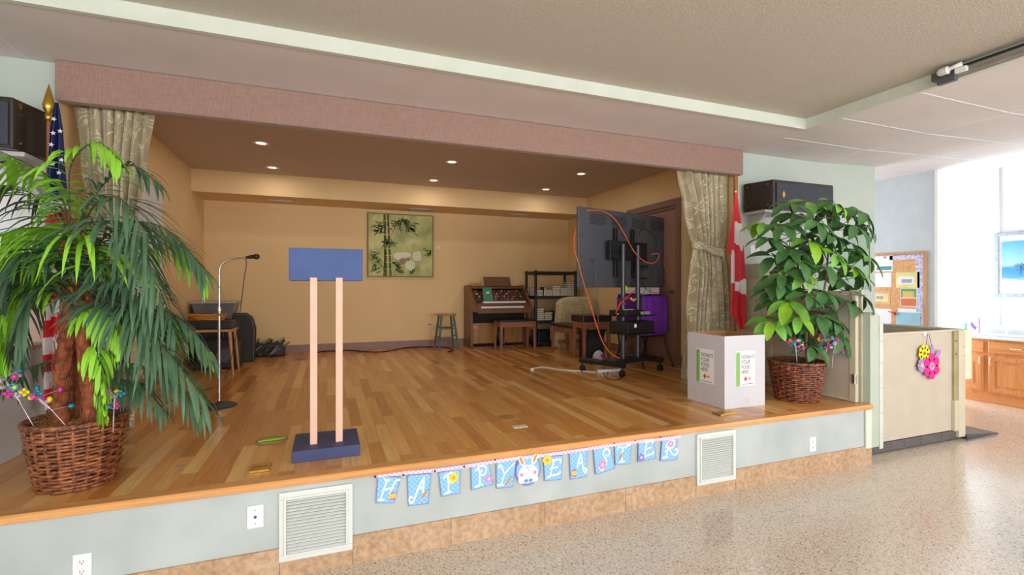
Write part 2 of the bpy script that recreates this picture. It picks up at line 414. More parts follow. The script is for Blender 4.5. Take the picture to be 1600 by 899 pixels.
# outer shell
struct('wall_right', MB().box(XE, XE+.12, -6.2, 6.5, 0, 3.25), M_block)
struct('wall_left', MB().box(-4.12, -4, -6.2, 2.85, 0, .75).box(-4.12, -4, -6.2, 2.85, 2.6, 3.25).box(-4.12, -4, -.4, 2.85, .75, 2.6).box(-4.12, -4, -6.2, -3.6, .75, 2.6).box(-4.12, -4, 2.85, 4.3, 0, 3.25), M_mint)
mb = MB().box(-4, XE, -6.3, -6.2, 0, .8).box(-4, XE, -6.3, -6.2, 2.6, 3.25)
for a, b in ((-4, -3.25), (-1.15, -.45), (1.65, 2.35), (4.45, 5.15), (7.25, XE)): mb.box(a, b, -6.3, -6.2, .8, 2.6)
struct('wall_rear', mb, M_mint)
mb = MB()
for x in (-2.2, .6, 3.4, 6.2):
    for s in (-1.04, 0, 1.04): mb.box(x+s-.025, x+s+.025, -6.24, -6.18, .8, 2.6)
    mb.box(x-1.06, x+1.06, -6.24, -6.18, .8, .85).box(x-1.06, x+1.06, -6.24, -6.18, 2.55, 2.6)
struct('window_1', mb, M_white)
struct('wall_lift_bay', MB().box(4.39, 7.67, 6.4, 6.5, 0, .7).box(4.39, 7.67, 6.4, 6.5, 2.5, 3.2).box(4.39, 5.3, 6.4, 6.5, .7, 2.5).box(7.3, 7.67, 6.4, 6.5, .7, 2.5), M_grey)
# grey partition with the notice board, and the recess beyond it
struct('wall_grey_partition', MB().box(7.67, 7.73, 4.06, 6.4, 0, 3.3), M_grey)
struct('trim_4', MB().box(7.655, 7.745, 4.03, 4.065, 0, 3.2), M_white, bevel=.004)
struct('wall_recess_end', MB().box(7.73, XE, 5.05, 5.12, 2.3, 3.3).box(7.73, 7.78, 5.05, 5.12, 0, 2.3).box(XE-.05, XE, 5.05, 5.12, 0, 2.3), M_white)
d = struct('door_1', MB().box(7.78, 7.84, 5.04, 5.09, 0, 2.3).box(8.38, 8.45, 5.04, 5.09, 0, 2.3).box(7.84, 8.38, 5.04, 5.09, 2.2, 2.3).box(7.84, 8.38, 5.04, 5.09, 0, .15), M_white)
# a vertical conduit on the block wall beside the picture
p1 = atx(1562, 263, 8.485)
struct('trim_5', MB().tube([(8.49, p1.y, 1.0), (8.49, p1.y, 3.14)], .007, 8), mat('conduit_grey', 'd5dade', .5, var=0), smooth=True)
# stage-side parapet at the left, with a rosy cap
struct('wall_parapet', MB().box(XL-.12, XL-.05, 2.86, YW, S-.02, 1.13), mat('parapet_white', 'd2d3d6', .6, var=.02))
struct('trim_6', MB().box(XL-.13, XL-.04, 2.86, YW-.002, 1.13, 1.155).box(-4, XL-.05, YW-.014, YW, 1.16, 1.42), mat('rosy_band', 'c9a79c', .6, var=.03))  # rosy cap on the parapet, and a rosy band along the wing wall
# door in the alcove's right wall
dr = struct('door_2', MB().box(XR+.03, XR+.07, 5.135, 6.17, S, 2.6), mat('door_brown', '8f6b58', .45, var=.03))
mb = MB().box(XR-.02, XR+.1, 5.06, 5.135, S, 2.69).box(XR-.02, XR+.1, 6.17, 6.25, S, 2.69).box(XR-.02, XR+.1, 5.135, 6.17, 2.605, 2.69)
mb.box(XR-.001, XR+.04, 5.135, 5.165, S, 2.6).box(XR-.001, XR+.04, 6.14, 6.17, S, 2.6).box(XR, XR+.04, 5.165, 6.14, 2.57, 2.6)
obj('door_frame', mb, mat('door_frame_brown', '7d5c4b', .45, var=.03), dr, world=True)
hm = MB().cyl((XR+.03, 5.26, 1.46), (XR-.03, 5.26, 1.46), .012).tube([(XR-.03, 5.26, 1.46), (XR-.035, 5.36, 1.46)], .01).lathe([(.03, 0), (.03, .01)], (XR+.02, 5.26, 1.46), 16, axis='x')
obj('door_handle', hm, M_dgrey, dr, world=True, smooth=40)
# flat white panel on the alcove's left wall
tag(obj('wall_board', MB().box(XL, XL+.03, 5.0, 6.19, 1.2, 2.55), mat('panel_white', 'd9d5d8', .5, var=.01), bevel=.003), 'plain white rectangular panel on the yellow left wall of the stage', 'panel')
# ============================================================ OBJECTS
# ---- pelmet and curtains
pm = MB().box(-1.685, 4.27, 4.055, 4.125, 2.76, 3.027)
tag(obj('pelmet', pm, M_pelmet, bevel=.008), 'long mauve fabric pelmet box running across the top of the stage opening', 'pelmet')
def interp(tab, t):
    for (a, va), (b, vb) in zip(tab, tab[1:]):
        if t <= b: 
            k = (t-a)/(b-a); k = k*k*(3-2*k); return va+(vb-va)*k
    return tab[-1][1]
def curtain(label, prof, y0, nf, tie_z, side):
    """prof: (z, x left, x right) rows from the top down"""
    root = thing('curtain', label, 'curtain', ((prof[-1][1]+prof[-1][2])/2, y0, S))
    zt, zb = prof[0][0], prof[-1][0]
    tabL = [((zt-p[0])/(zt-zb), p[1]) for p in prof]; tabR = [((zt-p[0])/(zt-zb), p[2]) for p in prof]
    def fn(u, v):
        xl, xr = interp(tabL, v), interp(tabR, v); z = zt+(zb-zt)*v
        wdt = xr-xl; amp = .028+.02*min(1, v*2)
        q = math.exp(-((z-tie_z)/.12)**2); amp *= (1-.6*q)
        ph = u+.02*math.sin(v*5+u*9)
        y = y0+amp*math.sin(ph*nf*2*PI+.6*math.sin(v*4))+.35*amp*math.sin(ph*nf*4.3*PI+1+v*2)
        x = xl+wdt*(u+.012*math.sin(ph*nf*2*PI*2))
        return (x, y, z)
    mb = MB().grid(fn, 130, 60)
    o = obj('cloth', mb, M_curt, root, smooth=True, world=True, recalc=False)
    me = o.data; uv = me.uv_layers.new(name='UVMap')
    for p in me.polygons:
        for li, vi in zip(p.loop_indices, p.vertices):
            i = vi % 131; j = vi//131; uv.data[li].uv = (i/130*1.5, j/60*2.4)
    # tie-back band
    xl, xr = interp(tabL, (zt-tie_z)/(zt-zb)), interp(tabR, (zt-tie_z)/(zt-zb))
    def band(u, v):
        a = u*2*PI; x = (xl+xr)/2+((xr-xl)/2+.012)*math.cos(a)
        return (x, y0+(.075)*math.sin(a), tie_z+.045-.09*v-side*.06*math.cos(a)+.01*math.sin(5*a))
    mb = MB().grid(band, 40, 5)
    o = obj('tie_back', mb, M_curt, root, smooth=True, world=True, recalc=False, solid=.006)
    me = o.data; uv = me.uv_layers.new(name='UVMap')
    for p in me.polygons:
        for li, vi in zip(p.loop_indices, p.vertices):
            i = vi % 41; j = vi//41; uv.data[li].uv = (i/40*1.2, j/5*.2)
    hx = xr+.05 if side > 0 else xl-.03
    obj('tie_hook', MB().tube([(hx-.06*side, y0, tie_z+.01), (hx, y0, tie_z+.02), (hx+.0, y0+.02, tie_z+.05)], .006), M_steel, root, world=True, smooth=True)
curtain('leaf patterned sage curtain tied back at the right end of the stage', [(2.84, 3.50, 4.19), (2.37, 3.61, 4.16), (1.92, 3.715, 4.13), (1.75, 3.70, 4.14), (1.2, 3.64, 4.18), (.52, 3.57, 4.21)], 4.21, 7, 1.93, 1)
curtain('leaf patterned sage curtain behind the palm at the left end of the stage', [(2.84, -1.65, -1.18), (2.4, -1.62, -1.22), (1.95, -1.54, -1.275), (1.8, -1.54, -1.28), (1.2, -1.57, -1.29), (.52, -1.59, -1.30)], 4.21, 7, 1.88, -1)
# ---- stage ceiling downlights and soffit vents
M_dl = mat('downlight_lens', 'f2eeea', .4, var=0); M_dl.node_tree.nodes['Principled BSDF'].inputs['Emission Color'].default_value = (1, .93, .85, 1); M_dl.node_tree.nodes['Principled BSDF'].inputs['Emission Strength'].default_value = .8
def mk_down(loc):
    r = thing('recessed_downlight', '', 'ceiling light', loc, group='recessed downlights over the stage')
    obj('trim_ring', MB().lathe([(.052, -.001), (.075, -.004), (.085, -.001), (.085, .0), (.052, 0)], n=28, cap=False), M_white, r, smooth=40)
    obj('lens', MB().lathe([(.055, -.002), (.05, .0005)], n=24), M_dl, r)
    return r
dl = None
for x_, y_ in ((-.68, 5.92), (1.46, 5.95), (3.29, 5.93), (-.68, 7.07), (1.46, 7.07), (3.28, 7.07)):
    l_ = area('downlight_lamp', (x_, y_, ZA-.012), (0, 0, 0), .10, .10, 2.0, (1, .95, .88)); l_.data.shape = 'DISK'
dlab = {0: 'front left', 1: 'front middle', 2: 'front right', 3: 'rear left', 4: 'rear middle', 5: 'rear right'}
for i, (x, y) in enumerate(((-.68, 5.92), (1.46, 5.95), (3.29, 5.93), (-.68, 7.07), (1.46, 7.07), (3.28, 7.07))):
    if dl is None: dl = mk_down((x, y, ZA)); r = dl
    else: r = copy_tree(dl); r.location = (x, y, ZA)
    r['label'] = 'round white recessed downlight in the stage ceiling, the %s one of six' % dlab[i]
def mk_vent(loc):
    r = thing('soffit_vent', '', 'air vent', loc, group='air vents under the soffit')
    obj('frame', MB().box(-.17, .17, -.06, -.04, -.008, 0).box(-.17, .17, .04, .06, -.008, 0).box(-.17, -.15, -.04, .04, -.008, 0).box(.15, .17, -.04, .04, -.008, 0), mat('vent_grey', 'c6c2c4', .5), r)
    m = MB()
    for k in range(6): m.beam((-.15, -.033+k*.013, -.004), (.15, -.033+k*.013, -.004), .009, .002)
    obj('louvers', m, mat('vent_louver', '8f8a88', .5), r)
    return r
v0 = None
for x, lab in ((-.65, 'left vent, above the microphone stand side'), (1.40, 'middle vent, above the bamboo painting'), (3.1, 'right vent, above the organ')):
    if v0 is None: v0 = mk_vent((x, 7.9, 2.8)); r = v0
    else: r = copy_tree(v0); r.location = (x, 7.9, 2.8)
    r['label'] = 'slim grey air vent under the yellow soffit, ' + lab
# ---- bamboo painting
px0, px1, pz0, pz1 = .604, 1.68, 1.697, 2.74
def mk_canvas():
    k = NT('painting_canvas'); v = k.coord(); n = k.noise(v, 2.3, 4, .6, .5); n2 = k.noise(v, 9, 3)
    c = k.ramp(n, [(.28, hexc('6f8848')), (.45, hexc('a4ab62')), (.6, hexc('d2c88a')), (.75, hexc('c3bd82'))])
    k.l(k.mix(.25, c, k.ramp(n2, [(.3, hexc('8a9a50')), (.7, hexc('ded8a0'))])), k.b.inputs['Base Color']); k.b.inputs['Roughness'].default_value = .7; return k.m
pt = thing('bamboo_painting', 'square painting of green bamboo and white flowers on the back wall', 'painting', ((px0+px1)/2, YB-.02, pz0))
obj('canvas', MB().box(px0+.012, px1-.012, YB-.035, YB-.002, pz0+.012, pz1-.012), mk_canvas(), pt, world=True)
m = MB().box(px0, px0+.012, YB-.045, YB-.002, pz0, pz1).box(px1-.012, px1, YB-.045, YB-.002, pz0, pz1).box(px0+.012, px1-.012, YB-.045, YB-.002, pz1-.012, pz1).box(px0+.012, px1-.012, YB-.045, YB-.002, pz0, pz0+.012)
obj('frame', m, mat('painting_frame_dark', '5a4a30', .5), pt, world=True)
W = px1-px0; H = pz1-pz0
def PT(a, b, k=0): return (px0+a*W, YB-.0362-k*.0004, pz0+b*H)
m = MB()
def pleaf(mb, a, b, ang, L, wd, k):
    ca, sa = math.cos(ang), math.sin(ang)
    P = [(0, 0), (.3, .5), (.6, .4), (1, 0), (.6, -.4), (.3, -.5)]
    mb.face([PT(a+(x*L*ca-y*wd*sa), b+(x*L*sa+y*wd*ca), k) for x, y in P])
rr = random.Random(3)
for (a0, b0, a1, b1, wd) in ((.27, .01, .25, .99, .035), (.34, .01, .30, .99, .03), (.24, .01, .27, .55, .02), (.03, .42, .24, .12, .012), (.30, .55, .48, .95, .008), (.52, .97, .60, .82, .008)):
    n = 9
    for i in range(n):
        t0, t1 = i/n+.006, (i+1)/n-.006
        x0, y0, x1, y1 = a0+(a1-a0)*t0, b0+(b1-b0)*t0, a0+(a1-a0)*t1, b0+(b1-b0)*t1
        dx, dy = y1-y0, -(x1-x0); q = math.hypot(dx, dy) or 1; dx *= wd/2/q; dy *= wd/2/q
        m.cur = i % 2; m.face([PT(x0-dx, y0-dy), PT(x0+dx, y0+dy), PT(x1+dx, y1+dy), PT(x1-dx, y1-dy)])
for (ca, cb, rad, n, a0, a1) in ((.22, .78, .13, 34, 2.2, 4.6), (.40, .85, .14, 26, -1.2, .4), (.62, .80, .15, 34, -1.5, .2), (.55, .92, .1, 18, -1.9, -.4), (.30, .55, .12, 30, 3.2, 6.2), (.14, .32, .1, 16, 2.6, 5.2), (.12, .16, .12, 18, 2.4, 4.6), (.42, .14, .14, 22, -1.1, .6), (.67, .05, .12, 12, .4, 2.7), (.97, .42, .14, 18, 3.2, 4.6)):
    for i in range(n):
        an = rr.uniform(a0, a1); r0 = rr.uniform(0, rad*.7)
        a = ca+math.cos(rr.uniform(0, 6.28))*r0; b = cb+math.sin(rr.uniform(0, 6.28))*r0
        L = rr.uniform(.06, .13)
        if .02 < a < .98 and .02 < b < .98 and .02 < a+L*math.cos(an) < .98 and .02 < b+L*math.sin(an) < .98:
            m.cur = rr.choice((1, 1, 2, 3)); pleaf(m, a, b, an, L, .018, 1+(i % 3))
kq = 0
for (a, b, ra, rb, c) in ((.46, .33, .075, .06, 4), (.55, .35, .10, .045, 4), (.74, .33, .07, .075, 5), (.64, .19, .075, .08, 5), (.52, .25, .05, .05, 6), (.60, .28, .04, .03, 6), (.76, .37, .04, .045, 4)):
    kq += 1; m.cur = c; m.face([PT(a+ra*math.cos(t*PI/7), b+rb*math.sin(t*PI/7), 9+kq) for t in range(14)])
for (a, b) in ((.74, .33), (.64, .19)):
    for j in range(5):
        m.cur = 4; an = j*1.25; m.face([PT(a+.035*math.cos(an)+.03*math.cos(t*PI/4), b+.035*math.sin(an)+.032*math.sin(t*PI/4), 18+j) for t in range(8)])
obj('painted_motif', m, [mat('paint_brown', '5b5328', .7), mat('paint_darkgreen', '34491f', .7), mat('paint_green', '4e6a2b', .7), mat('paint_olive', '6c7430', .7), mat('paint_cream', 'd9d4b2', .7), mat('paint_white', 'e4dfca', .7), mat('paint_mauve', '9d7b68', .7)], pt, world=True, recalc=False)
cl = tag(obj('caption_card', MB().box(1.73, 1.80, YB-.004, YB, 2.19, 2.225), M_white), 'small white caption card beside the bamboo painting', 'card')
m = MB()
for k in range(2): m.box(1.738, 1.785-k*.012, YB-.005, YB-.004, 2.211-k*.012, 2.215-k*.012)
obj('print_lines', m, mat('ink_grey', '777785', .6, var=0), cl); cl.children if False else None
for o in [q for q in COL.objects if q.parent == cl]: o.location = -cl.location
tag(obj('wall_socket', MB().box(1.60, 1.645, YB-.006, YB, .885, .90), M_hole, bevel=.002), 'tiny black slot on the back wall left of the wooden stool', 'socket')
# ---- lectern
M_lb = mat('lectern_blue', '3c5288', .6, var=.06, vscale=5, bump=.05); M_lb2 = mat('lectern_navy', '38406a', .55, var=.08); M_lp = mat('lectern_pink', 'e6b9a4', .6, var=.02)
lc = thing('lectern', 'navy blue lectern on two thin pink posts with a slab base', 'lectern', (0, 3.22, S))
obj('base', MB().box(-.193, .182, 3.035, 3.40, S, .577), M_lb2, lc, world=True, bevel=.003)
for x in (-.079, .066): obj('post', MB().box(x-.02, x+.02, 3.135, 3.235, .577, 1.58), M_lp, lc, world=True, bevel=.002)
m = MB().box(-.216, .206, 3.15, 3.162, 1.562, 1.757).box(-.216, -.204, 3.162, 3.40, 1.562, 1.757).box(.194, .206, 3.162, 3.40, 1.562, 1.757).box(-.204, .194, 3.388, 3.40, 1.562, 1.70)
m.box(-.204, .194, 3.162, 3.388, 1.58, 1.592)
obj('reading_box', m, M_lb, lc, world=True, bevel=.002)
# ---- donation box
M_card = mat('white_cardboard', 'cdccd4', .7, var=.015, vscale=3); M_kraft = mat('kraft_cardboard', 'b07c4e', .8, var=.05)
bx = thing('donation_box', 'tall open white cardboard box with DONATE YOUR FOOD HERE notices', 'box', (3.29, 3.33, S))
x0, x1, y0, y1, z1 = 3.07, 3.515, 3.11, 3.55, 1.115
obj('walls', MB().box(x0, x1, y0, y0+.004, S, z1).box(x0, x1, y1-.004, y1, S, z1).box(x0, x0+.004, y0+.004, y1-.004, S, z1).box(x1-.004, x1, y0+.004, y1-.004, S, z1).box(x0+.004, x1-.004, y0+.004, y1-.004, S+.002, S+.008), M_card, bx, world=True)
obj('lining', MB().box(x0+.004, x1-.004, y0+.0042, y0+.006, S+.01, z1).box(x0+.004, x1-.004, y1-.006, y1-.0042, S+.01, z1).box(x0+.0042, x0+.006, y0+.006, y1-.006, S+.01, z1).box(x1-.006, x1-.0042, y0+.006, y1-.006, S+.01, z1), M_kraft, bx, world=True)
def text_obj(name, body, size, M, m, parent, world=True, extrude=.0004, align='LEFT', spacing=1.0, sx=1.0):
    cu = bpy.data.curves.new(name, 'FONT'); cu.body = body; cu.size = size; cu.extrude = extrude; cu.align_x = align; cu.space_line = spacing
    t = bpy.data.objects.new(name, cu); COL.objects.link(t)
    bpy.context.view_layer.update()
    me = bpy.data.meshes.new_from_object(t.evaluated_get(bpy.context.evaluated_depsgraph_get()))
    COL.objects.unlink(t); bpy.data.objects.remove(t); bpy.data.curves.remove(cu)
    T = M @ Matrix.Diagonal((sx, 1, 1, 1))
    if world and parent is not None: T = WM(parent).inverted() @ T
    me.transform(T); me.materials.clear(); me.materials.append(m)
    o = bpy.data.objects.new(name, me); COL.objects.link(o)
    if parent is not None: o.parent = parent
    return o
M_ink = mat('ink_charcoal', '4a4a58', .6, var=0); M_green = mat('arrow_green', '7fbb5c', .6, var=0); M_paper = mat('paper_white', 'efeef2', .6, var=0)
M_red = mat('emblem_red', 'c9583c', .6, var=0); M_orange = mat('emblem_orange', 'e2a070', .6, var=0)
def notice(face):
    # local frame: u to the right, v up, n outwards
    if face == 'front': o = Vector((x0+.125, y0-.0006, .86)); U = Vector((1, 0, 0)); N = Vector((0, -1, 0))
    else: o = Vector((x0-.0006, y1-.115, .86)); U = Vector((0, -1, 0)); N = Vector((-1, 0, 0))
    V = Vector((0, 0, 1))
    T = Matrix(((U.x, V.x, N.x, o.x), (U.y, V.y, N.y, o.y), (U.z, V.z, N.z, o.z), (0, 0, 0, 1)))
    m = MB(); m.T = T; m.box(0, .205, -.17, .125, -.0004, .0004)
    p = obj('notice', m, M_paper, bx, world=True)
    m = MB(); m.T = T; m.prism([(0, -.17), (.040, -.17), (.040, .095), (.048, .095), (.02, .122), (-.008, .095), (0, .095)], 'z', .0004, .001)
    a = obj('arrow', m, M_green, bx, world=True); a['label'] = 'green upward arrow'
    text_obj('lettering', 'DONATE\nYOUR\nFOOD\nHERE', .046, T @ Matrix.Translation((.054, .058, .0008)), M_ink, bx, spacing=.92, sx=.78)
    m = MB(); m.T = T
    m.prism([(.082, -.112), (.102, -.132), (.1, -.1), (.122, -.112), (.102, -.088), (.092, -.078), (.072, -.108), (.085, -.13)][:1]+[(.102, -.135), (.122, -.112), (.102, -.089)], 'z', .0004, .001)
    m.cur = 1; m.box(.128, .158, -.122, -.102, .0004, .0008)
    m.cur = 2; m.box(.055, .185, -.158, -.152, .0004, .0008)
    obj('emblem', m, [M_red, M_orange, mat('ink_lilac', '8d86b0', .6, var=0)], bx, world=True)
notice('front'); notice('side')
m = MB()
for q in (.0, .14, .26): obj('tape', MB().box(x0-.0012, x0-.0004, y0+.06+q, y0+.095+q, S+.03, S+.12), mat('packing_tape', 'cfc9c8', .25, var=0), bx, world=True)
for q in (.22, .25): obj('tape', MB().box(x0+q, x0+q+.02, y0-.0012, y0-.0004, S+.02, S+.08), mat('packing_tape', 'cfc9c8', .25, var=0), bx, world=True)
# ---- wicker baskets
def mk_wicker(name, cols):
    k = NT(name); v = k.coord((1, 1, 1)); n = k.noise(v, 14, 4, .7); n2 = k.noise(k.coord((60, 60, 8)), 1, 2)
    k.l(k.mix(.4, k.ramp(n, [(.3, hexc(cols[0])), (.5, hexc(cols[1])), (.68, hexc(cols[2]))]), k.ramp(n2, [(.4, hexc(cols[0])), (.6, hexc(cols[2]))])), k.b.inputs['Base Color'])
    k.b.inputs['Roughness'].default_value = .42; k.b.inputs['Coat Weight'].default_value = .3; return k.m
M_wick = mk_wicker('wicker_brown', ('3e1d12', '74391f', 'ad6a3c')); M_wick2 = mk_wicker('wicker_dark', ('3a1712', '6d3020', 'a5603c'))
def basket(root, h, r0, r1, m, rows, stakes, wave=.55, sr=.0075):
    mb = MB(); rng = random.Random(rows)
    for j in range(rows):
        z = sr+(h-2*sr)*j/(rows-1); r = r0+(r1-r0)*(z/h)**.85; n = stakes*4
        ph = j % 2; pts = []
        for i in range(n):
            a = 2*PI*i/n
            rr_ = r+.007*math.cos(a*stakes/2*1+ph*PI)
            pts.append((rr_*math.cos(a), rr_*math.sin(a), z+.0015*math.sin(a*3+j)))
        mb.tube(pts, sr*rng.uniform(.85, 1.1), 6, closed=True)
    obj('weave', mb, m, root, smooth=True)
    mb = MB()
    for i in range(stakes):
        a = 2*PI*(i+.5)/stakes
        q = [((r0+(r1-r0)*t**.85)*math.cos(a), (r0+(r1-r0)*t**.85)*math.sin(a), h*t) for t in [k/6 for k in range(7)]]
        mb.tube(q, sr*.9, 6)
    obj('stakes', mb, m, root, smooth=True)
    mb = MB(); 
    for q in range(3):
        n = 80; mb.tube([((r1+.004+.006*math.cos(a*9+q*2.1))*math.cos(a), (r1+.004+.006*math.cos(a*9+q*2.1))*math.sin(a), h-.002+.006*math.sin(a*9+q*2.1)) for a in [2*PI*i/n for i in range(n)]], sr*.9, 6, closed=True)
    obj('rim', mb, m, root, smooth=True)
    obj('liner', MB().lathe([(r0-.012, .004), (r1-.016, h-.05)], n=40), mat('basket_liner', '2a1a12', .9), root)
def mosstop(root, r, z, m, n=260, L=.07):
    mb = MB().lathe([(r, z-.03), (r*.8, z), (r*.4, z+.012), (.01, z+.016)], n=30)
    rg = random.Random(n)
    for i in range(n):
        a = rg.uniform(0, 2*PI); q = r*math.sqrt(rg.random())*.95; b = rg.uniform(0, 2*PI); x, y = q*math.cos(a), q*math.sin(a)
        l = L*rg.uniform(.4, 1); zz = z+rg.uniform(0, .015)
        mb.tube([(x, y, zz), (x+l*.5*math.cos(b), y+l*.5*math.sin(b), zz+rg.uniform(.005, .025)), (x+l*math.cos(b+.6), y+l*math.sin(b+.6), zz-.002)], .0011, 3, cap=False)
    return obj('moss', mb, m, root, smooth=True)
# ---- palm
M_pd = mat('palm_leaf_dark', '4d6c50', .5, var=.2, vscale=5, spec=.3); M_pl = mat('palm_leaf_lime', '8cc83a', .5, var=.12, vscale=5, spec=.3)
M_ps = mat('palm_stem', '3d4a2a', .6); M_bark = mat('palm_bark', '8a4a2a', .85, var=.25, vscale=30, bump=.8, bscale=60)
M_moss = mat('straw_moss', 'b98c50', .9, var=.2, vscale=30)
PX, PY = -1.21, 3.14
plm = thing('potted_palm', 'large artificial palm with dark and lime fronds in a brown wicker basket', 'potted plant', (PX, PY, S))
basket(plm, .335, .150, .203, M_wick, 19, 22, sr=.0095)
mosstop(plm, .187, .31, M_moss)
def trunk(pts, r0, r1):
    mb = MB(); p = crom(pts, 10); n = len(p); rs = []
    for i in range(n):
        rs.append((r0+(r1-r0)*i/n)*(1+.10*math.sin(i*2.3)))
    mb.tube(p, rs, 12); rg = random.Random(int(r0*1e4))
    for i in range(140):
        t = rg.random(); q = Vector(p[min(int(t*n), n-1)]); a = rg.uniform(0, 6.28); r = r0+(r1-r0)*t
        q = q+Vector((math.cos(a), math.sin(a), 0))*r
        mb.tube([q, q+Vector((math.cos(a)*.006, math.sin(a)*.006, .025)), q+Vector((math.cos(a+.6)*.01, math.sin(a+.6)*.01, .06))], .0016, 3, cap=False)
    return obj('trunk', mb, M_bark, plm, world=True, smooth=True)
TD = 2.46
trunk([atd(95, 668, TD), atd(97, 600, TD), atd(104, 530, TD), atd(112, 470, TD-.02)], .038, .03)
trunk([atd(143, 668, TD-.03), atd(140, 600, TD-.05), atd(132, 540, TD-.06), atd(130, 470, TD-.06)], .034, .026)
trunk([atd(122, 665, TD+.12), atd(122, 560, TD+.1), atd(122, 440, TD+.06), atd(116, 350, TD+.04)], .026, .016)
def frond(p, light, L, n, droop, spread=1.0, wd=.0085, seed=0, face=None):
    n = int(n*1.08)+1; L = L*1.15; droop *= (1.15 if light else .75); wd *= .95 if light else .68
    """p: rachis points; L: leaflet length; droop: how much the leaflets hang"""
    rg = random.Random(seed); c = crom(p, 10); m = len(c)
    mb = MB(); mb.cur = 0
    mb.tube(c, [.0045*(1-.8*i/m)+.0008 for i in range(m)], 5)
    mb.cur = 1
    for i in range(n):
        t = .12+.88*i/(n-1); f = t*(m-1); k = min(int(f), m-2); q = c[k].lerp(c[k+1], f-k)
        d = (c[k+1]-c[k]).normalized()
        side = d.cross(Vector((0, 0, 1)))
        if side.length < .15: side = Vector((RT[0], RT[1], 0))
        side.normalize()
        ll = L*(.45+.75*math.sin(PI*(.12+.8*t))**.8)*rg.uniform(.88, 1.1)
        for s in (-1, 1):
            ll = ll*rg.uniform(.85, 1.12)
            fwd = (.35+.75*t)*d+side*s*spread*(1-.3*t)+Vector((0, 0, .05-.25*droop))
            fwd = fwd+Vector((rg.uniform(-.22, .22), rg.uniform(-.22, .22), rg.uniform(-.2, .12))); fwd.normalize(); pos = q.copy(); prev = None; N = 5
            dn = droop*rg.uniform(.8, 1.2)
            dirv = fwd.copy(); row = []
            for j in range(N+1):
                w_ = wd*(.25+1.0*math.sin(PI*min(1, (j+.6)/(N+.6))**.8))*(1 if j < N else .05)
                wv = dirv.cross(Vector((0, 0, 1)))
                if wv.length < .1: wv = side.cross(dirv) if side.cross(dirv).length > .1 else side
                wv.normalize()
                wv = (wv+d*.4*s).normalized() if j else wv
                row.append((mb.av(pos-wv*w_), mb.av(pos+wv*w_)))
                pos = pos+dirv*(ll/N); dirv = (dirv+Vector((0, 0, -1))*dn*.34).normalized()
            for a, b in zip(row, row[1:]): mb.af((a[0], a[1], b[1], b[0]))
    o = obj('frond', mb, [M_ps, M_pl if light else M_pd], plm, world=True, smooth=True, recalc=False)
    if light: o['label'] = 'bright lime green frond'
    return o
def fp(*pts): return [atd(u, v, TD+d) for u, v, d in pts]
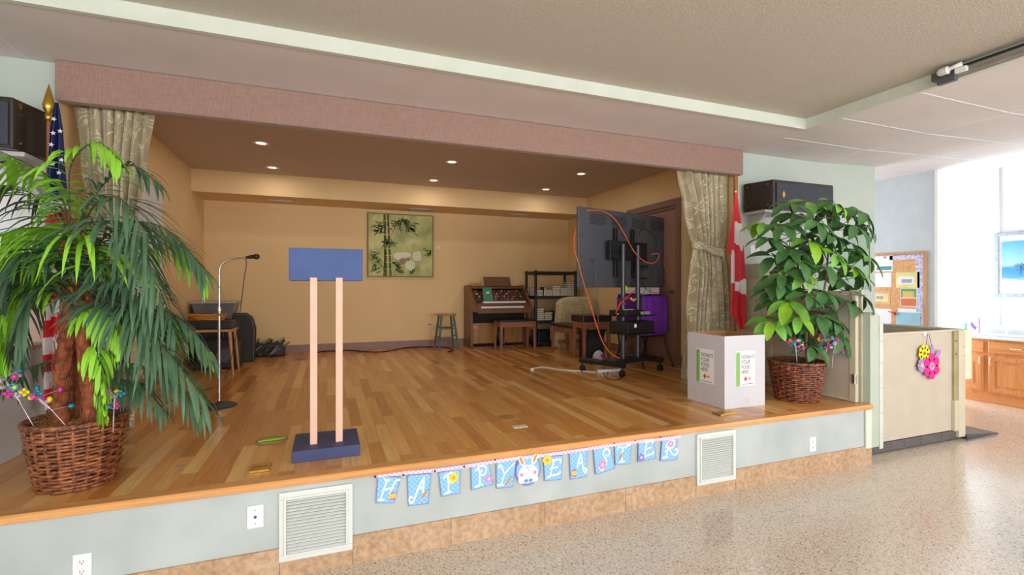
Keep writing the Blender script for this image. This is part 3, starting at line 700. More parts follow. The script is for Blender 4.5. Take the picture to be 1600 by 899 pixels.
FR = [
 # (points, light, leaflet length, count, droop, spread)
 (fp((112, 390, 0), (108, 320, .0), (112, 255, -.02), (150, 222, -.03), (185, 250, -.04)), 1, .17, 20, 1.1, .9),
 (fp((112, 400, 0), (103, 330, .05), (80, 280, .06), (40, 255, .06), (-10, 232, .06)), 1, .20, 18, 1.5, .7),
 (fp((110, 410, 0), (95, 350, .1), (60, 310, .12), (15, 290, .1), (-30, 310, .1)), 0, .20, 20, 1.5, .7),
 (fp((155, 430, -.1), (140, 392, -.18), (105, 362, -.24), (45, 356, -.28), (-15, 372, -.3)), 1, .32, 30, .95, 1.0),
 (fp((120, 440, 0), (122, 380, -.05), (150, 318, -.14), (190, 312, -.2), (232, 372, -.24)), 0, .25, 28, .9, .9),
 (fp((118, 400, .05), (128, 340, .1), (165, 285, .12), (205, 258, .12), (246, 285, .12)), 0, .17, 22, 1.2, .8),
 (fp((125, 440, .0), (150, 385, .02), (205, 348, .04), (265, 362, .04), (322, 425, .02)), 0, .22, 30, .9, .8),
 (fp((130, 430, .05), (160, 395, .1), (215, 372, .12), (270, 375, .12), (318, 428, .1)), 1, .19, 24, 1.2, .7),
 (fp((120, 450, .05), (165, 408, .0), (210, 415, -.05), (250, 455, -.08), (272, 520, -.1)), 0, .22, 26, 1.0, .9),
 (fp((110, 460, 0), (80, 410, -.1), (40, 395, -.18), (10, 425, -.22), (-20, 500, -.25)), 0, .25, 26, 1.1, .9),
 (fp((105, 470, 0), (70, 440, -.05), (30, 450, -.1), (5, 510, -.12), (0, 560, -.12)), 1, .18, 22, 1.4, .6),
 (fp((112, 480, -.05), (92, 455, -.1), (60, 450, -.14), (35, 490, -.18), (25, 540, -.2)), 0, .2, 24, 1.2, .7),
 (fp((125, 500, 0), (150, 480, -.08), (175, 500, -.14), (190, 540, -.17)), 1, .14, 15, 1.6, 1.0),
 (fp((130, 500, -.05), (170, 470, -.12), (215, 500, -.16), (265, 555, -.18), (318, 625, -.16)), 0, .24, 36, .75, .9),
 (fp((130, 490, .1), (185, 470, .15), (240, 478, .15), (290, 505, .15), (335, 560, .14)), 0, .18, 26, 1.2, .7),
 (fp((130, 495, .12), (180, 482, .2), (240, 492, .22), (285, 510, .22), (328, 550, .22)), 1, .15, 22, 1.5, .6),
 (fp((135, 520, .05), (180, 560, .1), (230, 575, .12), (275, 600, .12), (312, 650, .1)), 0, .17, 26, 1.1, .8),
 (fp((130, 550, .1), (90, 560, .18), (45, 575, .2), (0, 590, .2), (-40, 625, .2)), 0, .14, 22, .7, .8),
 (fp((125, 480, .1), (165, 450, .2), (200, 460, .22), (225, 520, .22)), 0, .18, 20, 1.2, .8),
 (fp((118, 450, .1), (90, 430, .2), (55, 430, .22), (20, 470, .25)), 1, .18, 20, 1.3, .7),
 (fp((120, 430, .1), (140, 400, .2), (160, 410, .25), (185, 470, .28)), 0, .2, 20, 1.2, .8),
 (fp((140, 560, .05), (175, 590, .05), (215, 600, .05), (255, 640, .03)), 0, .15, 22, 1.1, .8),
 (fp((135, 540, 0), (150, 545, -.1), (158, 590, -.12), (162, 640, -.12)), 1, .13, 14, 1.4, .5),
 (fp((120, 470, 0), (85, 440, .08), (45, 465, .1), (20, 530, .1), (12, 590, .08)), 0, .2, 26, .9, .9),
 (fp((118, 440, 0), (80, 400, .02), (40, 410, -.02), (5, 460, -.05), (-10, 530, -.05)), 0, .24, 28, .9, .9),
 (fp((122, 430, -.05), (140, 370, -.15), (175, 345, -.2), (215, 370, -.24), (240, 430, -.25)), 0, .24, 28, .9, .9),
 (fp((130, 480, -.02), (165, 440, -.1), (210, 450, -.12), (240, 510, -.14), (250, 570, -.14)), 0, .22, 28, .9, .9),
 (fp((115, 440, -.02), (95, 400, -.1), (65, 395, -.1), (30, 440, -.1)), 0, .22, 20, 1.2, .8),
]
for i, (p, li, L, n, dr_, sp) in enumerate(FR): frond(p, li, L*1.0, n, dr_, sp, seed=i, wd=.0098)
# ---- bouquets of glittery picks
CB = {'teal': mat('pick_teal', '1b93a8', .3, .2, var=0), 'pink': mat('pick_pink', 'd9399a', .35, var=0), 'yellow': mat('pick_yellow', 'd8cf20', .35, var=0), 'lilac': mat('pick_lilac', 'b9a3bd', .35, var=0)}
M_wire = mat('pick_silver_wire', 'd6d2da', .3, .3, var=0)
def pick(root_loc, lean, h, label, seed, beads=9, bs=.011, spread=.06, grp='glittery decorative picks'):
    rg = random.Random(seed); r = thing('decorative_pick', label, 'decoration', root_loc, group=grp)
    top = Vector(lean)*h; st = MB().tube([(0, 0, -.03), top*.5], .0022, 5)
    tips = []; 
    for i in range(beads):
        t = .45+.6*i/beads; base = top*min(t, .8); e = base+Vector((rg.uniform(-1, 1)*spread, rg.uniform(-1, 1)*spread, rg.uniform(.0, 1.0)*spread*.9))
        st.tube(crom([top*.42, base, e], 4), .0012, 4); tips.append(e)
    obj('stem', st, M_wire, r, smooth=True)
    ks = list(CB)
    if True:
        for i, e in enumerate(tips):
            mb = MB(); c = ks[i % 4]
            if i % 3 == 0: mb.sphere(e, bs, 8, (1, 1, .8))
            elif i % 3 == 1:
                for q in range(4): mb.sphere(e+Vector((math.cos(q*1.57), 0, math.sin(q*1.57)))*bs*.8, bs*.6, 6)
            else: mb.sphere(e, bs*.85, 4, (1, 1, 1.2))
            obj('bead', mb, CB[c], r, smooth=True)['label'] = c+' bead'
    return r
b1 = atd(60, 682, 2.36); b2 = atd(114, 668, 2.38); b3 = atd(188, 645, 2.42)
zt_ = S+.32
pick((b1.x, b1.y, zt_), (-.48, .05, .9), .34, 'glittery teal and pink pick leaning left out of the palm basket', 1, 14, .0165, .07)
pick((b2.x, b2.y, zt_), (-.6, .0, .7), .30, 'glittery pick with yellow and pink beads at the front middle of the palm basket', 2, 11, .0155, .06)
pick((b3.x-.03, b3.y, zt_), (.05, 0, 1), .18, 'glittery teal pick at the right edge of the palm basket', 3, 8, .014, .04)
# ---- umbrella tree in the right basket
M_sd = mat('schefflera_leaf_dark', '487440', .4, var=.18, vscale=6, spec=.4); M_sl = mat('schefflera_leaf_bright', '6fa845', .42, var=.15, vscale=6, spec=.4)
M_stem = mat('schefflera_stem', '7a6a4a', .7, var=.15)
BX, BY = 3.965, 3.17
sch = thing('potted_umbrella_tree', 'leafy green artificial umbrella tree in a reddish wicker basket', 'potted plant', (BX, BY, S))
basket(sch, .345, .165, .222, M_wick2, 18, 24, sr=.0098)
mosstop(sch, .205, .315, mat('green_moss', '5d5a34', .9, var=.25, vscale=30), 160, .05)
SD = (Vector((BX, BY, 0)).x*FW[0]+BY*FW[1])
def sp(u, v, d=0): return atd(u, v, SD+d)
TR = [[sp(1262, 578), sp(1260, 520), sp(1268, 450), sp(1265, 380, .05)], [sp(1270, 578, .03), sp(1276, 510, .04), sp(1290, 440, .02), sp(1296, 360, 0)], [sp(1258, 578, .05), sp(1266, 500, .08), sp(1250, 430, .05), sp(1235, 370, 0)]]
for t in TR: obj('stem', MB().tube(crom(t, 8), [.013-.0003*i for i in range(25)], 8), M_stem, sch, world=True, smooth=True)
def leaf(mb, o, d, up, L, W, curl):
    """one pointed oval leaf with a midrib fold"""
    d = d.normalized(); s = d.cross(up); s.normalize(); n = s.cross(d).normalized(); N = 7; rows = []
    pos = o.copy(); dv = d.copy()
    for j in range(N+1):
        t = j/N; w_ = W*math.sin(PI*min(1, t**.85*.98+.02))**.75*(1 if j < N else 0)*.5+.0006
        nn = s.cross(dv).normalized()
        rows.append([mb.av(pos-s*w_+nn*w_*.28), mb.av(pos), mb.av(pos+s*w_+nn*w_*.28)])
        pos = pos+dv*L/N; dv = (dv-n*curl/N).normalized()
    for a, b in zip(rows, rows[1:]):
        mb.af((a[0], a[1], b[1], b[0])); mb.af((a[1], a[2], b[2], b[1]))
rg = random.Random(11)
WH = [(1240, 318, .0, 0), (1350, 350, .1, 0), (1300, 365, -.2, 0), (1340, 395, .1, 0), (1245, 405, -.2, 0), (1290, 415, -.25, 0), (1330, 415, -.15, 1), (1222, 425, -.2, 0), (1262, 460, -.25, 0), (1305, 500, -.15, 0), (1232, 470, -.2, 1), (1343, 460, -.05, 0), (1318, 325, .1, 0), (1285, 500, .1, 0), (1262, 375, -.2, 1), (1348, 505, .0, 0), (1205, 500, -.1, 1), (1305, 318, -.1, 1), (1345, 330, .0, 0), (1318, 350, .05, 0), (1275, 345, -.18, 0), (1222, 350, -.1, 0), (1204, 372, -.05, 0), (1232, 388, -.12, 0), (1305, 395, -.2, 1), (1352, 400, -.05, 1), (1258, 428, -.22, 1),
      (1208, 400, .0, 0), (1212, 432, -.05, 0), (1200, 455, 0, 0), (1288, 455, -.2, 0), (1320, 440, 0, 0), (1245, 492, -.18, 1), (1278, 492, -.15, 0), (1325, 470, -.1, 0), (1265, 315, .1, 1), (1245, 335, .08, 0),
      (1290, 330, .12, 0), (1330, 380, .15, 0), (1300, 425, .15, 0), (1240, 450, .15, 0), (1270, 385, .18, 0), (1230, 415, .15, 0), (1315, 500, .1, 0), (1250, 520, .1, 0), (1222, 500, .05, 0), (1345, 430, .1, 0),
      (1192, 348, .05, 1), (1285, 370, -.05, 0), (1260, 400, -.05, 0), (1310, 520, -.05, 0), (1268, 540, -.1, 0), (1212, 468, .15, 0), (1334, 352, -.12, 0), (1220, 440, -.15, 0), (1300, 480, .1, 0), (1254, 360, 0, 0)]
for i, (u, v, dd, li) in enumerate(WH):
    c = sp(u, v, dd); base = min((q for t in TR for q in t), key=lambda q: (q-c-Vector((0, 0, -.12))).length)
    mb = MB(); mb.cur = 0
    mb.tube(crom([base, (base+c)/2+Vector((0, 0, -.02)), c], 5), .0035, 5)
    out = Vector((c.x-BX, c.y-BY, 0)); tilt = Vector((out.x*.9+rg.uniform(-.3, .3), out.y*.7-.45+rg.uniform(-.3, .2), 1)).normalized()
    a = tilt.cross(Vector((0, 1, .1))).normalized(); b = tilt.cross(a)
    n = rg.choice((5, 6, 7)); off = rg.uniform(0, 6.28)
    mb.cur = 1
    for k in range(n):
        an = off+2*PI*k/n+rg.uniform(-.15, .15); dr = a*math.cos(an)+b*math.sin(an)
        d = (dr+tilt*.05+Vector((0, -.08, rg.uniform(-.6, -.2)))).normalized(); L = rg.uniform(.15, .24); o_ = c+d*.028
        mb.cur = 0; mb.tube([c, o_], .0016, 4); mb.cur = 1 if not (li and k % 4 == 0) else 2
        leaf(mb, o_, d, tilt, L, L*.44, rg.uniform(.5, 1.1))
    obj('leaf_cluster', mb, [M_stem, M_sl if li else M_sd, mat('schefflera_leaf_lime', '86b82e', .42, var=.1, spec=.4) if li else M_sd], sch, world=True, smooth=True, recalc=False)
zs = S+.33
for i, (u, v, ln, h, lab, ns) in enumerate(((1246, 572, (-.14, 0, 1), .23, 'glittery pick at the left edge of the umbrella tree basket', 11), (1287, 570, (.14, -.1, 1), .26, 'tall glittery pick left of two at the right side of the umbrella tree basket', 14),
        (1300, 572, (.22, .05, 1), .24, 'glittery pick at the far right of the umbrella tree basket', 12), (1272, 560, (.03, .2, 1), .2, 'glittery pick behind the stems of the umbrella tree', 9))):
    q = sp(u, 571, -.12 if i != 3 else .08); pick((q.x, q.y, zs), ln, h, lab, 20+i, ns+5, .0165, .06)
# ---- microphone stand
ms = thing('microphone_stand', 'chrome gooseneck microphone stand on a round black base', 'microphone stand', (-.86, 4.72, S))
mx, my = -.862, 4.72
obj('base', MB().lathe([(.13, 0), (.135, .008), (.12, .018), (.03, .03), (.015, .045)], n=32), mat('stand_base_black', '303030', .5), ms, smooth=40)
obj('lower_tube', MB().cyl((0, 0, .03), (0, 0, .80), .011), M_steel, ms, smooth=40)
obj('clutch', MB().lathe([(.012, .77), (.017, .78), (.017, .83), (.011, .86)], n=16), M_steel, ms, smooth=40)
obj('upper_tube', MB().cyl((0, 0, .84), (0, 0, 1.12), .008), M_steel, ms, smooth=40)
g = crom([(0, 0, 1.12), (.01, 0, 1.19), (.07, -.01, 1.245), (.16, -.02, 1.262), (.215, -.02, 1.268)], 8)
obj('gooseneck', MB().tube(g, .007), M_steel, ms, smooth=True)
mc = tag(obj('microphone', MB().tube([(mx+.205, my-.02, S+1.268), (mx+.255, my-.022, S+1.275), (mx+.262, my-.022, S+1.276)], [.012, .017, .019], 12).sphere((mx+.285, my-.022, S+1.277), .025, 12, (1.15, 1, 1)), mat('microphone_black', '2b2826', .5, .2), smooth=40), 'black handheld microphone on the tip of the gooseneck stand', 'microphone')
cp = [Vector((mx+.20, my-.02, S+1.262)), aty(385, 412, my-.015), aty(381, 440, my), aty(376, 480, my+.05), aty(368, 530, my+.1), atz(352, 592, S+.005), atz(330, 607, S+.005), atz(300, 612, S+.005), atz(240, 640, S+.005)]
tag(obj('microphone_cable', MB().tube(crom(cp, 8), .0035, 6), M_black, smooth=True), 'thin black cord hanging from the microphone down to the stage floor', 'cord')
# ---- wooden stool
M_green_p = mat('stool_green_paint', '51625c', .5, var=.08); M_oak = wood('stool_oak', 'a06a3a', 'c08a54', 'x')
st = thing('wooden_stool', 'backless stool with grey green legs and natural wooden seat', 'stool', (1.83, 7.85, S))
obj('seat', MB().lathe([(.12, .545), (.165, .55), (.17, .562), (.165, .575), (.02, .577)], n=28), M_oak, st, smooth=40)
for sx in (-1, 1):
    for sy in (-1, 1): obj('leg', MB().tube([(.165*sx, .165*sy, 0), (.135*sx, .135*sy, .25), (.10*sx, .10*sy, .548)], [.014, .018, .017], 10), M_green_p, st, smooth=40)
m = MB()
for z, q in ((.16, .15), (.34, .127)):
    for s in (-1, 1): m.cyl((-q, s*q, z), (q, s*q, z), .009, 8)
for z, q in ((.21, .145), (.38, .122)):
    for s in (-1, 1): m.cyl((s*q, -q, z), (s*q, q, z), .009, 8)
obj('rungs', m, M_green_p, st, smooth=40)
# ---- organ
M_ow = wood('organ_walnut', '5e3519', '8a5630', 'z'); M_owx = wood('organ_walnut_top', '5c3318', '84502b', 'x', rough=.55, coat=0); M_owo = wood('organ_oak_panel', '8a5624', 'b07a3c', 'z')
og = thing('electric_organ', 'open walnut organ with two keyboards and a tilted music rest', 'organ', (2.73, 7.85, S))
X0, X1 = 2.22, 3.22
side = [(8.17, S), (8.17, 1.55), (7.86, 1.56), (7.46, 1.20), (7.44, 1.13), (7.74, 1.10), (7.72, S)]
obj('side_panel', MB().prism(side, 'x', X0, X0+.035), M_ow, og, world=True, bevel=.003)
obj('side_panel', MB().prism(side, 'x', X1-.035, X1), M_ow, og, world=True, bevel=.003)
obj('top_board', MB().box(X0+.035, X1-.035, 7.88, 8.17, 1.52, 1.55), M_owx, og, world=True)
obj('back_panel', MB().box(X0+.035, X1-.035, 8.14, 8.165, S, 1.52), M_hole, og, world=True)
obj('lower_panel', MB().box(X0+.035, X0+.46, 7.80, 7.83, S+.06, .92).box(X0+.62, X1-.035, 7.80, 7.83, S+.06, .92), M_owo, og, world=True, bevel=.003)
obj('speaker_recess', MB().box(X0+.035, X1-.035, 7.95, 7.97, S, 1.13).box(X0+.46, X0+.62, 7.86, 7.88, S, .92), M_hole, og, world=True)
obj('key_desk', MB().box(X0+.035, X1-.035, 7.45, 7.95, 1.10, 1.125), M_owx, og, world=True)
M_key = mat('ivory_keys', 'e9e4da', .3, var=0); M_bk = mat('ebony_keys', '15110f', .3, var=0)
for (a, b, y, z) in ((X0+.10, X1-.16, 7.47, 1.19), (X0+.17, X1-.08, 7.57, 1.27)):
    k = MB(); n = 44
    for i in range(n): q = a+(b-a)*i/n; k.box(q+.0006, q+(b-a)/n-.0006, y, y+.12, z-.008, z+.022)
    obj('keyboard', k, M_key, og, world=True)['label'] = 'row of ivory organ keys'
    k = MB()
    for i in range(n-1):
        if i % 7 in (2, 6): continue
        q = a+(b-a)*(i+1)/n; k.box(q-.006, q+.006, y+.05, y+.12, z+.022, z+.03)
    obj('black_keys', k, M_bk, og, world=True)
obj('key_slip', MB().box(X0+.035, X1-.035, 7.445, 7.465, 1.125, 1.18).box(X0+.035, X1-.035, 7.555, 7.568, 1.18, 1.258).box(X0+.035, X0+.095, 7.47, 7.55, 1.13, 1.21).box(X1-.155, X1-.035, 7.47, 7.55, 1.13, 1.21), M_owx, og, world=True)
obj('control_panel', MB().prism([(7.70, 1.22), (7.72, 1.31), (7.86, 1.48), (7.90, 1.48), (7.74, 1.22)], 'x', X0+.036, X1-.036), mat('organ_inside_dark', '3a2317', .6, var=.2, vscale=25), og, world=True)
rg = random.Random(5); m = MB()
for r_ in range(4):
    t = .1+r_*.25; y = 7.708+.15*t-.004; z = 1.30+.18*t
    for i in range(34):
        q = X0+.07+(X1-X0-.16)*i/34+rg.uniform(-.004, .004)
        if rg.random() < .2: continue
        m.cur = rg.choice((0, 0, 1, 2, 3)); m.box(q, q+.016, y-.012, y, z-.012, z+.014+rg.uniform(0, .012))
obj('stop_tabs', m, [mat('tab_brown', '6d4128', .5), mat('tab_cream', 'b9a184', .5), mat('tab_red', '8c3a22', .5), mat('tab_black', '22180f', .5)], og, world=True)
m = MB().prism([(7.85, 1.55), (7.93, 1.705), (7.945, 1.70), (7.866, 1.545)], 'x', 2.50, 2.98)
obj('music_rest', m, M_owx, og, world=True, bevel=.003)
obj('fallboard', MB().box(X0+.05, X1-.05, 7.80, 7.89, 1.50, 1.522), M_owx, og, world=True, bevel=.003)
m = MB()
for i in range(13): q = X0+.10+i*.045; m.beam((q, 7.60, S+.04), (q, 7.82, S+.06), .02, .025)
obj('pedals', m, M_black, og, world=True, bevel=.003)
obj('swell_pedal', MB().prism([(7.68, S+.05), (7.80, S+.25), (7.82, S+.24), (7.70, S+.04)], 'x', X0+.49, X0+.59), M_dgrey, og, world=True)
obj('plinth', MB().box(X0-.01, X1+.01, 7.60, 8.17, S, S+.035), M_ow, og, world=True, bevel=.004)
bk = tag(obj('green_songbook', MB().prism([(7.60, 1.302), (7.68, 1.52), (7.692, 1.515), (7.612, 1.297)], 'x', 2.40, 2.56), mat('songbook_green', '3f8468', .5, var=.05), bevel=.002), 'green songbook standing open against the organ controls', 'book')
m = MB().box(-.05, .05, -.001, .001, -.02, .02); 
m = MB().prism([(2.45, 0), (2.51, 0), (2.515, .02), (2.49, .035), (2.46, .02)], 'y', -.0006, .0006)
m.v = [Vector((v.x, 7.640+v.y*1+v.z*.367-.0035, 1.421+v.z)) for v in m.v]
obj('cover_mark', m, mat('cover_white', 'dfe6e0', .5, var=0), bk, world=True)
tag(obj('rolled_cloth', MB().tube(crom([(2.28, 7.96, 1.575), (2.34, 7.95, 1.585), (2.42, 7.97, 1.58), (2.47, 7.98, 1.575)], 5), [.018]*16, 8), mat('cloth_mustard', 'c99a3a', .8, var=.2, vscale=30), smooth=True), 'small mustard yellow bundle on the left end of the organ top', 'bundle')
# ---- piano benches
M_bw = wood('bench_wood', '7d4a2c', 'a5694a', 'z'); M_bwx = wood('bench_wood_apron', '7d4a2c', 'a5694a', 'x'); M_vin = mat('black_vinyl', '231e1e', .4, var=.1)
def bench(label, x0, x1, y0, y1, h, pad, grp='wooden benches with black seats'):
    r = thing('piano_bench', label, 'bench', ((x0+x1)/2, (y0+y1)/2, S), group=grp)
    z = S+h
    obj('seat', MB().box(x0-.015, x1+.015, y0-.015, y1+.015, z-pad, z), M_vin, r, world=True, bevel=.008)
    m = MB().box(x0+.01, x1-.01, y0+.005, y0+.022, z-pad-.085, z-pad).box(x0+.01, x1-.01, y1-.022, y1-.005, z-pad-.085, z-pad).box(x0+.005, x0+.022, y0+.022, y1-.022, z-pad-.085, z-pad).box(x1-.022, x1-.005, y0+.022, y1-.022, z-pad-.085, z-pad)
    obj('apron', m, M_bwx, r, world=True)
    for x, sx in ((x0, 1), (x1, -1)):
        for y, sy in ((y0, 1), (y1, -1)):
            a = .048; b = .030
            m = MB(); 
            top = [(x, y), (x+sx*a, y), (x+sx*a, y+sy*a), (x, y+sy*a)]; bot = [(x, y), (x+sx*b, y), (x+sx*b, y+sy*b), (x, y+sy*b)]
            T = [m.av((p[0], p[1], z-pad)) for p in top]; Bt = [m.av((p[0], p[1], S)) for p in bot]
            m.af(T); m.af(Bt[::-1])
            for k in range(4): m.af((Bt[k], Bt[(k+1) % 4], T[(k+1) % 4], T[k]))
            obj('leg', m, M_bw, r, world=True, bevel=.002)
    return r
bench('wooden bench with black seat in front of the organ', 2.56, 3.17, 7.22, 7.55, .49, .03)
bench('low wooden bench with black seat in front of the leaf patterned armchair', 3.31, 3.60, 6.27, 6.93, .45, .04)
bench('taller wooden bench with thick black seat beside the television stand', 3.29, 3.72, 5.86, 6.19, .62, .09)
# ---- plastic shelf unit with hymn books
M_shelf = mat('shelf_black_plastic', '202426', .5, var=.08)
sx0, sx1, sy0, sy1 = 3.30, 4.06, 7.52, 7.93
sh = thing('shelf_unit', 'black plastic shelving unit holding hymn books beside the organ', 'shelf', ((sx0+sx1)/2, (sy0+sy1)/2, S))
LV = (S+.09, .955, 1.375, 1.795)
for z in LV:
    m = MB().box(sx0-.02, sx1+.02, sy0-.02, sy1+.02, z-.012, z).box(sx0-.025, sx1+.025, sy0-.025, sy0-.012, z-.05, z).box(sx0-.025, sx1+.025, sy1+.012, sy1+.025, z-.05, z).box(sx0-.025, sx0-.012, sy0-.012, sy1+.012, z-.05, z).box(sx1+.012, sx1+.025, sy0-.012, sy1+.012, z-.05, z)
    obj('shelf_board', m, M_shelf, sh, world=True)
for x in (sx0, sx1):
    for y in (sy0, sy1):
        m = MB().cyl((x, y, S), (x, y, LV[-1]-.012), .024, 12)
        obj('post', m, M_shelf, sh, world=True, smooth=40)
        if True: obj('post_cap', MB().lathe([(.028, 0), (.028, .012), (.015, .018)], (x, y, LV[-1]), 12), M_shelf, sh, world=True, smooth=40)
M_pages = mat('page_edges', 'd9cfb8', .8, var=.08, vscale=60); M_cov = mat('hymnal_cover_green', '223d33', .6, var=.1); M_covr = mat('hymnal_cover_red', '7c3a30', .6, var=.1)
def mk_book(nm, label, cov, grp, w=.072, d=.17, t=.034):
    r = thing(nm, label, 'book', (0, 0, 0), group=grp)
    obj('pages', MB().box(-w, w-.003, -d/2, d/2-.006, .003, t-.003), M_pages, r)
    obj('cover', MB().box(-w-.003, w, -d/2-.002, d/2, 0, .003).box(-w-.003, w, -d/2-.002, d/2, t-.003, t).box(w-.003, w, -d/2, d/2, .003, t-.003), cov, r)
    return r
first = {}
def put_book(x, y, z, rz, kind, label, grp, tilt=None):
    key = kind
    if key not in first:
        r = mk_book('hymn_book', label, {'g': M_cov, 'r': M_covr}[kind], grp); first[key] = r
    else: r = copy_tree(first[key])
    r.location = (x, y, z); r.rotation_euler = tilt or (0, 0, rz); r['label'] = label; r['group'] = grp
rg = random.Random(2)
def stack(x, z0, n, where, reds=(), y=None):
    for i in range(n):
        pos = 'bottom book' if i == 0 else ('top book' if i == n-1 else 'book %s from the bottom' % ('second', 'third', 'fourth', 'fifth', 'sixth', 'seventh', 'eighth')[i-1])
        put_book(x+rg.uniform(-.004, .004), (sy0+.13 if y is None else y)+rg.uniform(-.006, .006), z0+i*.0352, rg.uniform(-.04, .04), 'r' if i in reds else 'g', 'hymn book, %s of %s' % (pos.replace(' book', '').replace('book ', '').replace('from the bottom', 'up from bottom'), where), 'hymn books stacked on the black shelves')
z2 = 1.375; z3 = .955
for (x, n, wh, rd) in ((3.365, 3, 'the leftmost stack on the second shelf', ()), (3.545, 3, 'the second stack on the second shelf', ()), (3.70, 5, 'the middle stack on the second shelf', (1,)), (3.845, 4, 'the fourth stack on the second shelf', ()), (3.975-.0, 3, 'x', ())):
    if wh != 'x': stack(x+.015, z2, n, wh, rd)
stack(3.985+.01, z2, 7, 'the tallest stack, right end of second shelf')
stack(3.37, z2, 4, 'the rear left stack on the second shelf', y=sy1-.11)
for (x, n, wh) in ((3.395, 6, 'the tall left stack on the third shelf'), (3.55, 4, 'the lower middle stack on the third shelf')): stack(x+.01, z3, n, wh)
put_book(3.46, sy0+.10, z2+.078, 0, 'g', 'dark green hymn book standing on edge between stacks on the second shelf', 'hymn books standing on edge', (0, PI/2+.12, 0))
put_book(3.79-.02, sy0+.30, z2+.078, 0, 'g', 'dark green hymn book standing at the back of the second shelf', 'hymn books standing on edge', (0, 0, 0))
for o in list(COL.objects):
    if o.get('label', '').startswith('dark green hymn book standing at the back'):
        o.rotation_euler = (PI/2, 0, PI/2+.1); o.location = (3.80, sy0+.33, z2+.086)
for i in range(5):
    put_book(3.66+i*.038, sy0+.10, z3+.077, 0, 'g', '%s of five dark green hymn books standing upright on the third shelf' % ('leftmost', 'second from left', 'middle', 'second from right', 'rightmost')[i], 'hymn books standing on edge', (0, PI/2, 0))
bin_ = thing('black_storage_bin', 'dark storage bin on the floor level of the shelving unit', 'bin', (3.62, 7.72, S+.092))
obj('tub', MB().box(-.25, .25, -.15, .15, 0, .15), mat('bin_dark', '1a1c22', .5), bin_, bevel=.01); obj('lid', MB().box(-.26, .26, -.16, .16, .15, .17), mat('bin_dark', '1a1c22'), bin_, bevel=.005)
# ---- armchair with leaf-patterned back
ac = thing('upholstered_armchair', 'gold leaf patterned upholstered armchair back behind the benches', 'armchair', (3.98, 7.12, S))
def soft(name, pts_fn, m, root, nu=24, nv=16, solid=0):
    mb = MB().grid(pts_fn, nu, nv); o = obj(name, mb, m, root, smooth=True, world=True, solid=solid)
    uv = o.data.uv_layers.new(name='UVMap')
    for p in o.data.polygons:
        for li, vi in zip(p.loop_indices, p.vertices):
            uv.data[li].uv = ((vi % (nu+1))/nu*2.2, (vi//(nu+1))/nv*1.4)
    return o
def backfn(u, v):
    # closed rounded-rectangle loop of the back section, swept in width
    a = u*2*PI; cx = .09*math.copysign(abs(math.cos(a))**.5, math.cos(a)); cz = math.copysign(abs(math.sin(a))**.5, math.sin(a))
    x = 3.47+(v)*.78; e = abs(2*v-1); hh = .45-.10*e**4
    k = 1-.9*(e**14)
    return (x, 7.1+cx*k+.06*(1-cz), .92+hh*cz*(1 if e < .99 else .9))
soft('back_cushion', backfn, M_sofa, ac, 36, 30)
obj('seat_base', MB().box(3.52, 4.2, 7.18, 7.44, S+.1, S+.42), M_sofa, ac, world=True, bevel=.03)
for x in (3.56, 4.16):
    for y in (7.08, 7.4): obj('leg', MB().cyl((x, y, S), (x, y, S+.12), .02, 8), M_bw, ac, world=True)
obj('frame_rail', MB().box(3.53, 4.19, 7.06, 7.17, S+.1, S+.16), M_bw, ac, world=True)
# ---- rolling television stand
TDv = Vector((1.427, .387, 0)).normalized(); TN = Vector((TDv.y, -TDv.x, 0))   # along the screen; towards the viewer side
def TB(a, n, z): return c0+TDv*a+TN*n+Vector((0, 0, z))
c0 = Vector((3.30, 4.79, 0))
SM = Matrix(((TDv.x, TN.x, 0, c0.x), (TDv.y, TN.y, 0, c0.y), (0, 0, 1, 0), (0, 0, 0, 1)))
def LMB(): m = MB(); m.T = SM; return m
ts = thing('television_stand', 'black rolling television stand with twin poles and castors', 'tv stand', (3.30, 4.80, S))
M_pole = mat('stand_pole_grey', '45474b', .35, .5, var=.04)
for a in (-.115, .145): obj('pole', LMB().cyl((a, 0, .69), (a, 0, 2.02), .028, 16), M_pole, ts, world=True, smooth=40)
obj('cross_plate', LMB().box(-.36, .36, -.09, .10, .655, .70), M_blk2, ts, world=True, bevel=.006)
B1 = Vector((3.116, 4.62, 0)); 
for (wx, wy), (vx, vy) in (((3.116, 4.62), (2.856, 5.164)), ((3.782, 4.811), (3.522, 5.355))):
    obj('leg', MB().tube([(wx, wy, .645), (vx, vy, .645)], .034, 14), M_blk2, ts, world=True, smooth=40)
    for (x, y) in ((wx, wy), (vx, vy)):
        q = Vector((x, y, 0)); q = q+(Vector(((wx+vx)/2, (wy+vy)/2, 0))-q)*.1
        c = obj('castor', MB().cyl((q.x, q.y, .55), (q.x, q.y, .62), .012, 10).box(q.x-.022, q.x+.022, q.y-.02, q.y+.02, .555, .585), M_blk2, ts, world=True)
        for s in (-1, 1): obj('wheel', MB().lathe([(.018, -.009), (.034, -.006), (.034, .006), (.018, .009)], (q.x+s*.017, q.y, S+.035), 18, axis='x'), M_black, c, world=False, smooth=40)
        for wv in [o for o in COL.objects if o.parent == c]: wv.matrix_parent_inverse = Matrix.Identity(4); wv.location = -ts.location
def tvshelf(z, w, d): return LMB().box(-w/2, w/2, -d*.2, d*.8, z-.012, z)
obj('device_shelf', LMB().box(-.24, .22, -.10, .20, 1.19, 1.205), M_blk2, ts, world=True, bevel=.003)
obj('device_shelf', LMB().box(-.24, .22, -.10, .20, .985, 1.0), M_blk2, ts, world=True, bevel=.003)
m = LMB().box(-.30, .36, -.075, -.03, 1.84, 2.06)
for a in (-.14, .16):
    m.box(a-.025, a+.025, -.10, -.075, 1.64, 2.22)
obj('mount_bracket', m, M_blk2, ts, world=True, bevel=.004)
